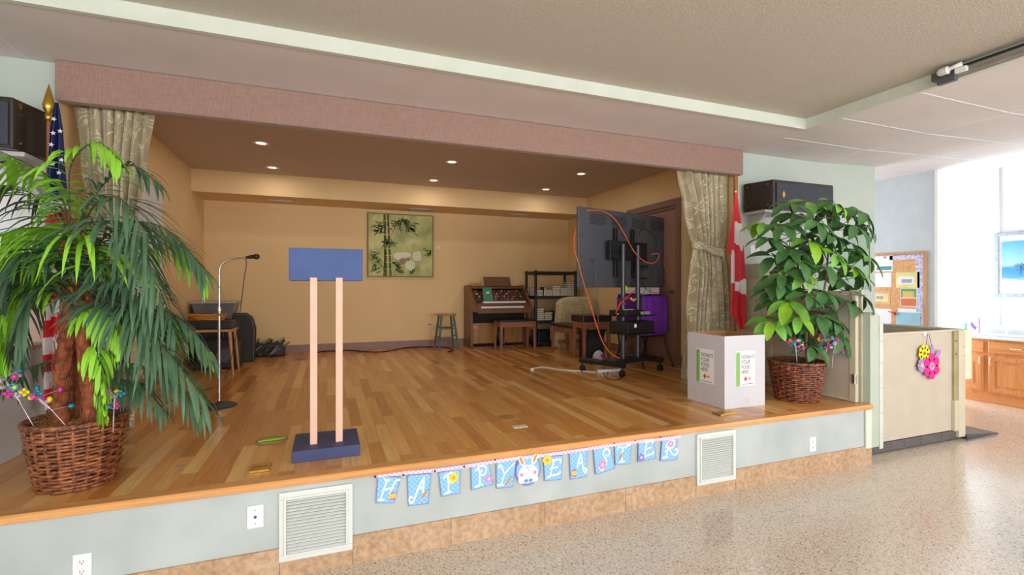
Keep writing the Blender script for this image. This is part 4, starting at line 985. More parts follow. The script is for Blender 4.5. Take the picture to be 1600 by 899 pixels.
m = LMB().box(-.27, -.12, -.03, -.024, 1.87, 1.9).box(-.27, -.12, -.03, -.024, 2.0, 2.03).box(.0, .1, -.03, -.024, 1.9, 1.93)
obj('mount_slots', m, M_hole, ts, world=True)
obj('yellow_tag', LMB().box(-.11, -.075, .021, .026, 1.48, 1.54), mat('tag_yellow', 'd9b83a', .6, var=0), ts, world=True)
# television
tv = thing('television', 'large flat television seen from behind on the rolling stand', 'television', (3.30, 4.90, 1.52))
def toL(p): q = Vector(p)-c0; return (q.dot(TDv), q.dot(TN))
L0 = toL((2.50, 4.665, 0)); L1 = toL((4.06, 5.155, 0))
ta, tb = -.80, .80
def tvx(u): # local coordinate along the screen for a pixel column on the rear face of the set
    d = _ray(u, 400); n0 = -.12
    den = d[0]*TN.x+d[1]*TN.y; t = ((c0+TN*n0).dot(TN))/den
    return (Vector((d[0]*t, d[1]*t, 0))-c0).dot(TDv)
ta, tb = tvx(903), tvx(1038)
TW = tb-ta
M_tv = mat('tv_back_grey', '4f5158', .42, .1, var=.03, vscale=3); M_tv2 = mat('tv_back_panel', '474950', .5, var=.04)
obj('rear_shell', LMB().box(ta, tb, -.145, -.12, 1.52, 2.42), M_tv, tv, world=True, bevel=.006)
obj('screen', LMB().box(ta+.01, tb-.01, -.150, -.145, 1.53, 2.41), mat('tv_screen', '0b0b0d', .1, var=0), tv, world=True)
m = LMB()
for s in range(4):
    a = ta+.18+s*TW*.235
    for k in range(9): m.box(a, a+TW*.17, -.120, -.1185, 2.24+k*.014, 2.2455+k*.014)
obj('vent_slots', m, mat('tv_slot', '1b1c20', .6, var=0), tv, world=True)
m = LMB().box(ta+.06, ta+.42, -.12, -.112, 1.56, 1.74).box(ta+.09, ta+.30, -.112, -.106, 1.6, 1.7).box(tb-.52, tb-.02, -.12, -.100, 1.53, 1.74).box(tb-.16, tb-.07, -.12, -.09, 1.74, 2.16).box(-.1, .14, -.12, -.10, 1.53, 1.85)
obj('connector_covers', m, M_tv2, tv, world=True, bevel=.004)
m = LMB()
for a, z in ((ta+.05, 2.1), (ta+.05, 1.86), (ta+.05, 1.62), (ta+.26, 1.84), (tb-.05, 2.3), (tb-.05, 1.62)): m.cbox((a, -.1195, z), (.014, .003, .014))
obj('screw_holes', m, M_hole, tv, world=True)
obj('input_box', LMB().box(.23, .38, -.10, -.03, 1.76, 1.79).box(.20, .36, -.06, -.03, 1.62, 1.64), M_black, tv, world=True)
# devices on the stand's shelves
dv = tag(obj('media_player', LMB().box(-.26, .06, -.08, .16, 1.205, 1.262), M_black, bevel=.004), 'slim black media player on the upper shelf of the television stand', 'media player')
rcv = thing('receiver', 'thick black receiver box on the lower shelf of the television stand', 'receiver', (3.28, 4.78, 1.0))
obj('case', LMB().box(-.25, .20, -.09, .19, 1.003, 1.135), M_black, rcv, world=True, bevel=.005); obj('sticker', LMB().box(-.145, -.11, .19, .192, 1.07, 1.11), M_paper, rcv, world=True)
grp_ = [('power_adapter', 'cluster of grey adapters and plugs beside the media player on the television stand', [(-.03, .09, 1.24), (.0, .12, 1.25), (.04, .1, 1.225)])]
m = LMB()
for (a, n, z) in ((-.02, .17, 1.227), (.03, .17, 1.227), (.085, .17, 1.227)): m.cbox((a, n-.02, z), (.045, .03, .04))
tag(obj('power_adapters', LMB().box(-.0, .16, .10, .17, 1.207, 1.245), mat('adapter_grey', '8d8d94', .5, var=.3, vscale=60), bevel=.006), 'grey power adapter block on the upper shelf between the stand poles', 'power adapter')
# cables
M_or = mat('cable_orange', 'e0683a', .5, var=0); M_rd = mat('cable_red', 'cc3b2c', .5, var=0); M_wc = mat('cable_white', 'dcd8cc', .5, var=0); M_gc = mat('cable_grey', '55565a', .5, var=0)
def C(*p): return [tuple(q) for q in p]
def pxs(n, *uv):
    """points near the rear face of the set, n metres in front of it"""
    out = []
    for u, v in uv:
        d = _ray(u, v); den = d[0]*TN.x+d[1]*TN.y; t = ((c0+TN*n).dot(TN))/den; out.append(Vector((d[0]*t, d[1]*t, HC+d[2]*t)))
    return out
oc = pxs(-.10, (915, 329), (940, 330))+pxs(-.07, (960, 342), (975, 365))+pxs(.05, (990, 392), (1006, 408), (1022, 411), (1030, 400))+pxs(.0, (1026, 396), (1018, 398))
tag(obj('orange_cable', MB().tube(crom(oc, 8), .006, 8), M_or, smooth=True), 'orange extension cable looped over the top of the television', 'cable')
oc = pxs(-.16, (903, 345), (897, 372))+pxs(-.10, (898, 392))+pxs(-.07, (904, 412), (910, 436))+pxs(.1, (922, 475), (931, 505), (942, 535), (955, 553), (968, 560))
tag(obj('orange_cable', MB().tube(crom(oc, 8), .006, 8), M_or, smooth=True), 'orange extension cable hanging down the left side of the television to the stand base', 'cable')
tag(obj('grey_cable', MB().tube(crom(pxs(-.11, (924, 404))+pxs(.02, (930, 420), (932, 450), (934, 490), (935, 505)), 8), .0045, 6), M_gc, smooth=True), 'grey cable dropping from the back of the television to the receiver', 'cable')
tag(obj('black_cable', MB().tube(crom(pxs(-.05, (1012, 412), (1002, 430), (1008, 450), (1025, 458), (1036, 450), (1040, 430), (1034, 415)), 8), .003, 6), M_black, smooth=True), 'thin black cable in a wide loop below the right corner of the television', 'cable')
tag(obj('black_cable', MB().tube(crom(pxs(.0, (1018, 422), (1016, 455), (1022, 474), (1030, 475), (1034, 462), (1028, 425)), 8), .003, 6), M_black, smooth=True), 'thin black cable in a narrow loop hanging over the purple chair cover', 'cable')
tag(obj('black_cable', MB().tube(crom(pxs(.0, (1010, 425), (1010, 445), (1003, 465), (995, 478), (990, 486)), 8), .003, 6), M_black, smooth=True), 'black cable running from the television down between the stand poles', 'cable')
tag(obj('black_cable', MB().tube(crom(pxs(-.03, (999, 366), (1003, 358), (1015, 362), (1026, 375), (1028, 395)), 8), .004, 6), M_black, smooth=True), 'black cable arching across the upper right of the television back', 'cable')
for k, (pts, lab) in enumerate(((pxs(.05, (962, 490), (968, 476), (976, 468), (984, 466)), 'lower red cable bundled between the stand poles'), (pxs(.06, (975, 468), (982, 462), (990, 456), (994, 454)), 'upper red cable bundled between the stand poles'), (pxs(.04, (965, 485), (971, 474), (978, 476)), 'short red cable loop near the media player'))):
    tag(obj('red_cable', MB().tube(crom(pts, 6), .007, 6), M_rd, smooth=True), lab, 'cable')
tag(obj('yellow_plug', MB().tube(pxs(.05, (985, 466), (990, 470), (993, 467)), .014, 8), mat('plug_yellow', 'd8a34a', .5, var=0), smooth=True), 'yellow plug end hanging between the two stand poles', 'plug')
tag(obj('white_cable', MB().tube(crom(pxs(.06, (964, 492), (975, 485), (990, 484))+pxs(.05, (994, 490)), 6), .004, 6), M_wc, smooth=True), 'short white cable crossing the upper device shelf of the stand', 'cable')
# power strip and floor cord
ps = thing('power_strip', 'white power strip lying on the floor under the television stand', 'power strip', tuple(atz(951, 582, S)), rz=.0)
a = atz(933, 583, S); b = atz(969, 581, S); dd = (b-a).normalized()
obj('body', MB().beam(a+Vector((0, 0, .02)), b+Vector((0, 0, .02)), .05, .038), mat('strip_white', 'd9d4c6', .5, var=0), ps, world=True, bevel=.005)
m = MB()
for k in range(5): q = a+(b-a)*(.15+.17*k); m.cbox((q.x, q.y, S+.0395), (.02, .02, .002))
obj('sockets', m, M_hole, ps, world=True)
tag(obj('power_cable', MB().tube(crom([atz(u, v, S+.006) for u, v in ((832, 576), (845, 574), (858, 575), (870, 577), (890, 579), (910, 580), (930, 582))], 8), .006, 6).cbox(tuple(atz(831, 577, S+.012)), (.035, .03, .024)), M_wc, smooth=40), 'white power cord lying across the stage floor left of the stand', 'cord')
tag(obj('black_cable', MB().tube(crom([atz(u, v, S+.008) for u, v in ((945, 574), (944, 584), (950, 592), (962, 594), (971, 590), (965, 580), (955, 576), (948, 586))], 8), .004, 6), M_black, smooth=True), 'coiled thin black cable on the floor by the power strip', 'cable')
tag(obj('black_cable', MB().tube(crom([Vector((q.x*min(1, 8.14/q.y), min(q.y, 8.14), S+.010)) for q in [atz(u, v+3, S+.006) for u, v in ((495, 549), (505, 545), (520, 543), (545, 544), (570, 547), (600, 547), (635, 541), (665, 537), (700, 541), (708, 545), (700, 547))]], 6), .008, 6), M_black, smooth=True), 'long black cable snaking along the floor in front of the back wall', 'cable')
# ---- banquet chairs with purple covers
M_pur = mat('purple_cloth', '7a2fb0', .75, var=.06, vscale=4); M_cf = mat('chair_frame_brown', '2d211e', .4, .3); M_pat = mat('floral_fabric', 'b9a8c8', .8, var=.5, vscale=60)
def chair(label, x, y, z, rz):
    r = thing('banquet_chair', label, 'chair', (x, y, z), rz=rz, group='metal framed banquet chairs with purple covers')
    w_ = .235
    obj('seat', MB().box(-.21, .21, .02, .42, .40, .455), M_pat, r, bevel=.015)
    obj('seat_pan', MB().box(-.2, .2, .03, .41, .375, .40), M_cf, r, bevel=.004)
    obj('back_pad', MB().box(-.205, .205, -.03, .005, .50, .86), M_pat, r, bevel=.012)
    for s in (-1, 1):
        obj('leg', MB().tube(crom([(s*.25, -.12, 0), (s*.225, -.04, .22), (s*.215, .0, .42), (s*.215, -.02, .6), (s*.20, -.03, .88)], 5), .013, 8), M_cf, r, smooth=True)
        obj('leg', MB().tube(crom([(s*.24, .44, 0), (s*.225, .36, .2), (s*.21, .30, .39)], 5), .013, 8), M_cf, r, smooth=True)
    obj('back_frame', MB().tube(crom([(-.20, -.03, .86), (-.16, -.03, .905), (0, -.03, .915), (.16, -.03, .905), (.20, -.03, .86)], 5), .013, 8), M_cf, r, smooth=True)
    def cov(u, v):
        # cover falls down the back, over the top and down the front
        L = v*1.0; xw = .215+.008*math.sin(v*9)
        if L < .44: yy, zz = -.055-.004*math.sin(u*20), .42+L
        elif L < .52: a = (L-.44)/.08*PI; yy, zz = -.012-.042*math.cos(a), .86+.09*math.sin(a)*.8+.0
        else: yy, zz = .032, .86-(L-.52)
        return ((u*2-1)*xw, yy, zz)
    obj('purple_cover', MB().grid(cov, 16, 30), M_pur, r, smooth=True, solid=.004)
    return r
chair('banquet chair under a purple cover beside the brown door', 3.86, 5.12, S, .12)
chair('banquet chair with purple cover partly hidden behind the television stand poles', 3.99, 5.78, S, .12)
tag(obj('white_foam_board', MB().beam((4.19, 5.40, 1.28), (4.19, 6.33, 1.28), .012, .62, up=(0, 0, 1)), M_paper), 'white board standing on the chairs behind the television', 'board')
# black gear under the benches
M_gear = mat('gear_black', '17171a', .5, var=.2)
ge = thing('guitar_amplifier', 'dark amplifier cabinet under the tall bench', 'amplifier', (3.50, 6.03, S))
obj('cabinet', MB().box(3.36, 3.66, 5.93, 6.12, S, S+.40), M_gear, ge, world=True, bevel=.01); obj('grille', MB().box(3.38, 3.64, 5.922, 5.93, S+.02, S+.3), mat('grille_cloth', '26262a', .9, var=.2, vscale=100), ge, world=True)
sc = thing('plastic_bag', 'crumpled pale bag with purple scrap on the floor behind the stand', 'bag', (3.50, 5.65, S))
def crump(u, v):
    a = u*2*PI; r_ = .075*math.sin(PI*min(.98, v*.9+.05))*(1+.25*math.sin(5*a+v*7)+.1*math.sin(11*a)); return (3.42+r_*math.cos(a), 5.68+r_*.8*math.sin(a), S+.16*v+.002)
obj('bag', MB().grid(crump, 26, 12), mat('bag_white', 'cfc8c4', .5, var=.1), sc, world=True, smooth=True)
obj('purple_scrap', MB().sphere((3.44, 5.60, S+.10), .03, 6, (1, .5, 1.2)), M_pur, sc, world=True)
# ---- gear in the left rear corner
tb_ = thing('wooden_side_table', 'small wooden table with splayed legs in the left rear corner', 'table', (-1.35, 6.55, S))
obj('top', MB().box(-1.62, -1.02, 6.35, 6.75, S+.50, S+.53), M_oak, tb_, world=True, bevel=.004)
for x, sx in ((-1.58, -1), (-1.06, 1)):
    for y, sy in ((6.39, -1), (6.71, 1)): obj('leg', MB().tube([(x+sx*.04, y+sy*.03, S), (x, y, S+.50)], [.012, .02], 8), M_oak, tb_, world=True, smooth=40)
tag(obj('electric_keyboard', MB().box(-1.61, -1.04, 6.37, 6.73, S+.532, S+.62), M_gear, bevel=.01), 'black flat keyboard case lying on the small wooden table', 'keyboard')
am = thing('black_amplifier', 'black amplifier on the floor beneath the small wooden table', 'amplifier', (-1.25, 6.95, S))
obj('cabinet', MB().box(-1.5, -1.02, 6.82, 7.10, S+.01, S+.36), M_gear, am, world=True, bevel=.015)
obj('speaker_cone', MB().lathe([(.10, 0), (.09, -.01), (.03, .02), (.02, .005)], (-1.18, 6.818, S+.18), 24, axis='y'), mat('cone_grey', '4a4a55', .5), am, world=True, smooth=40)
cs = thing('instrument_case', 'upright black instrument case against the rear corner wall', 'case', (-1.1, 7.45, S))
obj('body', MB().prism([(-1.30, S), (-.94, S), (-.93, S+.45), (-.97, S+.60), (-1.05, S+.66), (-1.20, S+.66), (-1.30, S+.60)], 'y', 7.38, 7.60), mat('case_black', '26231f', .6, var=.1), cs, world=True, bevel=.015)
obj('edge_trim', MB().tube([(-1.30, 7.378, S+.02), (-1.30, 7.378, S+.58), (-1.2, 7.378, S+.65), (-1.05, 7.378, S+.65), (-.97, 7.378, S+.59), (-.935, 7.378, S+.45), (-.945, 7.378, S+.02)], .006, 6), M_dgrey, cs, world=True)
bc = thing('black_crate', 'black equipment case under the grey plastic tote in the corner', 'case', (-1.47, 7.55, S))
obj('body', MB().box(-1.66, -1.31, 7.30, 7.75, S, S+.56), M_gear, bc, world=True, bevel=.01); obj('lid', MB().box(-1.665, -1.305, 7.295, 7.755, S+.56, S+.59), M_black, bc, world=True, bevel=.005)
tt = thing('plastic_tote', 'translucent grey plastic tote with a lid on the black case', 'storage tote', (-1.40, 7.55, S+.59))
m = MB(); A = [(-1.60, 7.32), (-1.20, 7.32), (-1.20, 7.72), (-1.60, 7.72)]; Bq = [(-1.64, 7.28), (-1.16, 7.28), (-1.16, 7.76), (-1.64, 7.76)]
i0 = [m.av((x, y, S+.595)) for x, y in A]; i1 = [m.av((x, y, S+.80)) for x, y in Bq]; m.af(i0[::-1]); m.af(i1)
for k in range(4): m.af((i0[k], i0[(k+1) % 4], i1[(k+1) % 4], i1[k]))
obj('tub', m, mat('tote_grey', '6c6a70', .35, var=.1), tt, world=True, bevel=.006)
obj('lid', MB().box(-1.66, -1.14, 7.26, 7.775, S+.80, S+.825), mat('tote_lid', 'a9a39c', .4), tt, world=True, bevel=.008)
cc = []
rg = random.Random(9)
for k in range(7):
    r_ = .13+rg.uniform(-.02, .02)
    for i in range(24):
        a = 2*PI*i/24; cc.append((-1.32+r_*1.35*math.cos(a), 6.58+r_*.9*math.sin(a), S+.635+k*.009+.006*math.sin(3*a+k)))
tag(obj('orange_cable_coil', MB().tube(cc, .006, 6), mat('cable_amber', 'd28a2a', .5, var=0), smooth=True), 'coil of amber yellow cable lying on the black keyboard case', 'cable')
bg = thing('folded_music_stands', 'bundle of folded black and grey music stands on the floor at the rear wall', 'music stands', (-.95, 7.9, S))
rg = random.Random(4); 
for k in range(12):
    x = -1.18+k*.042; a = (x+rg.uniform(-.1, .05), 7.72, S+.03+rg.uniform(0, .03)); b = (x+.10+rg.uniform(-.02, .1), 8.0, S+.20+rg.uniform(-.02, .06))
    obj('folded_stand', MB().tube([a, b], .014, 8), mat('stand_tube_grey', '7f7a72', .4, .4) if k % 2 else M_black, bg, world=True)
obj('bag', MB().prism([(-1.24, S), (-.60, S), (-.60, S+.12), (-.66, S+.19), (-1.2, S+.18)], 'y', 7.86, 8.12), M_gear, bg, world=True, bevel=.02)
# ---- flags
M_fr = mat('flag_red', 'd3202c', .6, var=.03); M_fw = mat('flag_white', 'ddd6d6', .6, var=.02); M_fb = mat('flag_navy', '1d2a5c', .6, var=.05)
M_staff = wood('flag_staff_wood', '7a3f28', 'a0603e', 'z')
def flagpole(r, x, y, ztop, finial):
    obj('staff', MB().cyl((x, y, S+.05), (x, y, ztop), .014, 12), M_staff, r, world=True, smooth=40)
    obj('base', MB().lathe([(.14, 0), (.14, .02), (.11, .035), (.03, .05), (.02, .12)], (x, y, S), 28), M_brass, r, world=True, smooth=40)
    if finial: obj('finial', MB().lathe([(.012, 0), (.022, .01), (.026, .03), (.016, .05), (.028, .075), (.034, .10), (.02, .16), (.001, .24)], (x, y, ztop), 12), M_brass, r, world=True, smooth=40)
    else: obj('finial', MB().lathe([(.014, 0), (.018, .01), (.012, .05), (.002, .06)], (x, y, ztop), 12), M_staff, r, world=True, smooth=40)
FX, FY = 4.01, 3.92
cf = thing('canadian_flag', 'red and white flag with maple leaf hanging furled on a staff', 'flag', (FX, FY, S))
flagpole(cf, FX, FY, 2.66, False)
def _cx(u, v, y): return aty(1055+u/3.214, 250+v/3.214, y)
# outlines of the folds, in the flag's own plane (metres), two layers deep
def draped(name, rows, y, mfn, mats, root, amp=.018, nf=2.5, nu=26, nv=90):
    """rows: (z, x left, x right)"""
    z0, z1 = rows[0][0], rows[-1][0]
    tl = [((z0-r[0])/(z0-z1), r[1]) for r in rows]; tr = [((z0-r[0])/(z0-z1), r[2]) for r in rows]
    def lin(tab, t):
        for (a, va), (b, vb) in zip(tab, tab[1:]):
            if t <= b: return va+(vb-va)*(t-a)/(b-a)
        return tab[-1][1]
    def fn(u, v):
        xl, xr = lin(tl, v), lin(tr, v)
        return (xl+(xr-xl)*u, y+amp*math.sin(u*nf*2*PI+v*3)*min(1, v*5+.2), z0+(z1-z0)*v+(u-.5)*-.0)
    mb = MB().grid(fn, nu, nv, lambda u, v: mfn(lin(tl, v)+(lin(tr, v)-lin(tl, v))*u, z0+(z1-z0)*v))
    return obj(name, mb, mats, root, world=True, smooth=True, recalc=False)
def P2(u, v, y=FY-.03): p = _cx(u, v, y); return p.x, p.z
def inpoly(x, z, poly):
    c = False; n = len(poly)
    for i in range(n):
        x1, z1_ = poly[i]; x2, z2_ = poly[i-1]
        if (z1_ > z) != (z2_ > z) and x < (x2-x1)*(z-z1_)/(z2_-z1_)+x1: c = not c
    return c
def rws(tab, y): 
    out = []
    for v, a, b in tab: p = _cx(a, v, y); q = _cx(b, v, y); out.append((p.z, p.x, q.x))
    return out
WP = [[P2(*p) for p in q] for q in ([(285, 312), (298, 312), (345, 322), (345, 418), (340, 462), (325, 440), (298, 415), (285, 415)], [(300, 615), (325, 612), (345, 600), (360, 600), (360, 682), (330, 668), (300, 655)], [(296, 150), (312, 150), (310, 163), (300, 163)])]
draped('cloth', rws(((155, 300, 310), (240, 296, 324), (320, 294, 336), (420, 294, 344), (620, 294, 353), (760, 290, 354), (852, 322, 354)), FY-.03), FY-.03, lambda x, z: 1 if any(inpoly(x, z, q) for q in WP) else 0, [M_fr, M_fw], cf, amp=.012, nf=1.3)
WL = [[P2(*p, FY-.055) for p in q] for q in ([(282, 455), (300, 455), (300, 622), (282, 622)],)]
draped('fold', rws(((200, 300, 302), (300, 286, 300), (460, 264, 298), (474, 278, 300), (620, 282, 300), (770, 278, 299), (800, 292, 300)), FY-.055), FY-.055, lambda x, z: 1 if any(inpoly(x, z, q) for q in WL) else 0, [M_fr, M_fw], cf, amp=.006, nf=1)
m = MB()
q = [P2(u, v, FY-.06) for u, v in ((340, 418), (318, 430), (322, 442), (336, 452), (342, 468))]
# left-hand flag of stars and stripes
GX, GY = -1.66, 3.93
uf = thing('american_flag', 'navy starred and striped flag furled on a staff behind the palm', 'flag', (GX, GY, S))
flagpole(uf, GX, GY, 2.58, True)
def ux(tab, y): return [(aty(a, v, y).z, aty(a, v, y).x, aty(b, v, y).x) for v, a, b in tab]
def usm(x, z):
    if z > 2.06: return 0
    return 1 if int((2.06-z+(x+1.7)*.5)/.11) % 2 else 2
draped('cloth', ux(((160, 86, 92), (200, 78, 98), (260, 72, 100), (320, 68, 104), (420, 66, 106), (540, 64, 104), (640, 70, 100)), GY-.05), GY-.05, usm, [M_fb, M_fr, M_fw], uf, amp=.03, nf=2)
m = MB()
def star(mb, c, r, rot=0):
    P = []
    for k in range(10):
        a = PI/2+rot+k*PI/5; q = r if k % 2 == 0 else r*.4; P.append((c[0]+q*math.cos(a), c[1], c[2]+q*math.sin(a)))
    mb.prism([(p[0], p[2]) for p in P], 'y', c[1]-.001, c[1]+.001)
for u, v in ((84, 186), (83, 208), (80, 226), (90, 240), (82, 256), (92, 270), (86, 286), (96, 250), (94, 205)):
    p = aty(u, v, GY-.083); star(m, p, .016, rg.uniform(-.4, .4))
obj('stars', m, M_fw, uf, world=True)
# ---- loudspeakers on wall brackets
M_spk = wood('speaker_ebony', '1c1413', '2e2320', 'z', coat=.3); M_gr = mat('speaker_grille', '3c3f4a', .8, var=.03, bump=.1, bscale=300)
def speaker(label, pts, z0, z1, logo):
    cx_ = sum(p[0] for p in pts)/4; cy_ = sum(p[1] for p in pts)/4
    r = thing('wall_loudspeaker', label, 'loudspeaker', (cx_, cy_, z0), group='wall mounted black loudspeakers')
    obj('cabinet', MB().prism(pts, 'z', z0, z1), M_spk, r, world=True, bevel=.012)
    (xa, ya), (xb, yb) = pts[1], pts[2]
    d = Vector((xb-xa, yb-ya, 0)).normalized(); n = Vector((d.y, -d.x, 0))
    if n.y > 0: n = -n
    L = (Vector((xb, yb, 0))-Vector((xa, ya, 0))).length
    T = Matrix(((d.x, n.x, 0, xa), (d.y, n.y, 0, ya), (0, 0, 1, 0), (0, 0, 0, 1)))
    m = MB(); m.T = T; m.box(.035, L-.02, .0, .012, z0+.02, z1-.035)
    obj('grille', m, M_gr, r, world=True, bevel=.004)
    m = MB(); m.T = T; m.prism([(logo, (z0+z1)/2-.04), (logo+.022, (z0+z1)/2), (logo, (z0+z1)/2+.04), (logo-.018, (z0+z1)/2)], 'y', .012, .015)
    obj('badge', m, mat('badge_gold', 'e0a850', .4, .3, var=0), r, world=True)
    return r
R1 = speaker('black loudspeaker on the wall above the umbrella tree', [(4.30, 4.085), (4.395, 3.78), (5.29, 3.77), (5.33, 4.085)], 2.355, 2.665, .13)
L1_ = speaker('black loudspeaker on the wall at the left edge above the palm', [(-2.72, 4.085), (-2.68, 3.78), (-1.765, 3.78), (-1.70, 4.085)][::1], 2.355, 2.665, .80)
m = MB()
for (x, y) in ((4.315, 4.04), (4.375, 3.83)):
    for z in (2.40, 2.62): m.sphere((x-.004, y, z), .007, 6)
obj('screws', m, M_brass, R1, world=True)
m = MB()
for (x, y) in ((-1.715, 4.04), (-1.757, 3.83)):
    for z in (2.40, 2.62): m.sphere((x+.004, y, z), .007, 6)
obj('screws', m, M_brass, L1_, world=True)
M_brk = mat('bracket_grey', 'b9b4b4', .5, var=.03)
tag(obj('speaker_shelf', MB().box(4.34, 5.25, 3.84, YW-.002, 2.325, 2.353).prism([(YW-.003, 2.325), (YW-.003, 2.16), (3.90, 2.325)], 'x', 4.42, 4.46).prism([(YW-.003, 2.325), (YW-.003, 2.16), (3.90, 2.325)], 'x', 5.12, 5.16), M_brk, bevel=.003), 'pale grey shelf bracket holding the right loudspeaker', 'shelf')
tag(obj('speaker_shelf', MB().box(-2.66, -1.74, 3.84, YW-.002, 2.325, 2.353).prism([(YW-.003, 2.325), (YW-.003, 2.16), (3.90, 2.325)], 'x', -1.86, -1.82).prism([(YW-.003, 2.325), (YW-.003, 2.16), (3.90, 2.325)], 'x', -2.5, -2.46), M_brk, bevel=.003), 'pale grey shelf bracket holding the left loudspeaker', 'shelf')
wd_ = thing('white_wall_drum', 'large white rounded object on the wall below the left loudspeaker', 'wall decoration', (-2.15, 4.02, 1.5))
obj('disc', MB().lathe([(.001, -.05), (.25, -.05), (.36, -.035), (.40, 0), (.40, .04)], (-2.12, 4.05, 1.93), 40, axis='y'), mat('disc_white', 'e6e4ec', .4, var=.02), wd_, world=True, smooth=50)
obj('rim', MB().tube([(-2.12+.41*math.cos(a), 4.04, 1.93+.41*math.sin(a)) for a in [2*PI*i/48 for i in range(48)]], .014, 8, closed=True), M_brk, wd_, world=True, smooth=True)
wp = thing('wall_plate', 'white blank wall plate beside the red and white flag', 'wall plate', tuple(aty(1178, 391, YW-.004)))
a = aty(1172, 383, YW); b = aty(1186, 399, YW)
obj('plate', MB().box(a.x, b.x, YW-.006, YW, b.z, a.z), M_plate, wp, world=True, bevel=.002)
obj('plate_screw', MB().lathe([(.004, 0), (.003, -.002)], ((a.x+b.x)/2, YW-.006, (a.z+b.z)/2), 8, axis='y'), M_steel, wp, world=True)
tag(obj('speaker_wire', MB().tube(crom([aty(u, v, YW-.012) for u, v in ((1168, 333), (1167, 345), (1170, 360), (1180, 372), (1186, 380), (1182, 391))], 6), .0025, 5), mat('wire_cream', 'a9a49a', .5, var=0), smooth=True), 'thin wire looping from the right loudspeaker down to the wall plate', 'wire')
# ---- floor fittings on the stage
def brass(label, u, v, w_, d, rz=0):
    p = atz(u, v, S); r = thing('brass_floor_box', label, 'floor box', (p.x, p.y, S), rz, 'brass floor boxes')
    obj('plate', MB().cbox((0, 0, .006), (w_, d, .012)), M_brass, r, bevel=.003); obj('hinge_line', MB().cbox((0, 0, .0125), (w_*.8, .003, .001)), M_hole, r)
brass('brass floor box at the stage edge left of the lectern', 407, 733, .10, .12)
brass('brass floor box at the stage edge in front of the white box', 1132, 647, .17, .10)
tag(obj('floor_socket_plate', MB().cbox((0, 0, 0), (.11, .055, .004)), mat('plate_ivory', 'd8cdb0', .4, var=0)), 'small ivory plate on the stage floor right of the lectern', 'floor plate').location = atz(812, 667, S)
def disc(label, u, v, r_, m_):
    p = atz(u, v, S); o = obj('floor_disc', MB().lathe([(r_, 0), (r_, .002), (r_-.01, .003), (.001, .003)], (p.x, p.y, S), 28), m_, smooth=40); tag(o, label, 'floor cover')
disc('round wooden floor cover in the middle of the stage front', 792, 653, .075, mat('floor_cover', 'a8823c', .4)); disc('round brass floor cover left of the white donation box', 1068, 627, .08, mat('floor_cover', 'a8823c', .4)); disc('round dark floor cover near the rear wall', 468, 562, .08, mat('floor_cover_dark', '8a5526', .4))
g1 = thing('green_tape', 'piece of bright green tape on the stage floor left of the lectern', 'tape', tuple(atz(424, 689, S)))
M_gt = mat('tape_green', '86c93a', .4, var=.05)
obj('strip', MB().prism([(-.075, -.02), (-.03, .02), (.06, .028), (.085, .01), (.05, -.006), (-.02, -.012)], 'z', .003, .012), M_gt, g1)
obj('floor_ring', MB().lathe([(.10, .0005), (.10, .0015), (.085, .0015), (.085, .0005)], n=28, cap=False), mat('ring_grey', '8d8264', .5), g1)
for i, (u, v, w_, lab) in enumerate(((282, 707, .06, 'left of the lectern, nearer the palm fronds'), (280, 729, .05, 'nearest the stage edge by the palm basket'), (551, 619, .04, 'beside the right post of the lectern'), (866, 650, .045, 'right of the round floor cover'), (961, 636, .045, 'midway along the right front of the stage'), (963, 612, .04, 'in front of the television stand'), (611, 593, .03, 'in the middle of the stage floor'), (654, 576, .03, 'in front of the wooden stool'))):
    p = atz(u, v, S); o = obj('blue_tape', MB().cbox((p.x, p.y, S+.001), (w_, .014, .001)), mat('tape_blue', '7a8294', .5, var=0)); tag(o, 'blue tape mark ' + lab, 'tape', 'tape marks on the stage floor')
# ---- return air grilles in the stage front
M_gril = mat('grille_enamel', 'd6dad6', .45, var=.01)
def grille(label, x0, x1, z0, z1, n):
    r = thing('return_air_grille', label, 'air grille', ((x0+x1)/2, YF, z0), group='white return air grilles in the stage front')
    y = YF-.016; b = .036
    m = MB().box(x0, x1, y, YF-.001, z1-b, z1).box(x0, x1, y, YF-.001, z0, z0+b).box(x0, x0+b, y, YF-.001, z0+b, z1-b).box(x1-b, x1, y, YF-.001, z0+b, z1-b)
    obj('frame', m, M_gril, r, world=True, bevel=.003)
    m = MB().box(x0+b-.012, x1-b+.012, y-.008, y, z1-b-.002, z1-b+.01).box(x0+b-.012, x1-b+.012, y-.008, y, z0+b-.01, z0+b+.002).box(x0+b-.012, x0+b, y-.008, y, z0+b, z1-b).box(x1-b, x1-b+.012, y-.008, y, z0+b, z1-b)
    obj('inner_frame', m, M_gril, r, world=True, bevel=.002)
    obj('duct_back', MB().box(x0+b, x1-b, YF-.002, YF-.0005, z0+b, z1-b), mat('duct_dark', '3c3e3e', .9), r, world=True)
    m = MB(); h = (z1-z0-2*b)/n
    for k in range(n):
        z = z0+b+h*(k+.5); m.T = None
        m.prism([(y-.002, z-h*.34), (y-.002, z-h*.16), (YF-.006, z+h*.24), (YF-.006, z+h*.06)], 'x', x0+b+.001, x1-b-.001)
    obj('louvers', m, M_gril, r, world=True)
grille('large white return air grille in the stage front below the lectern', -.238, .128, .083, .445, 17)
grille('white return air grille in the stage front right of the Easter banner', 2.495, 2.86, .083, .456, 19)
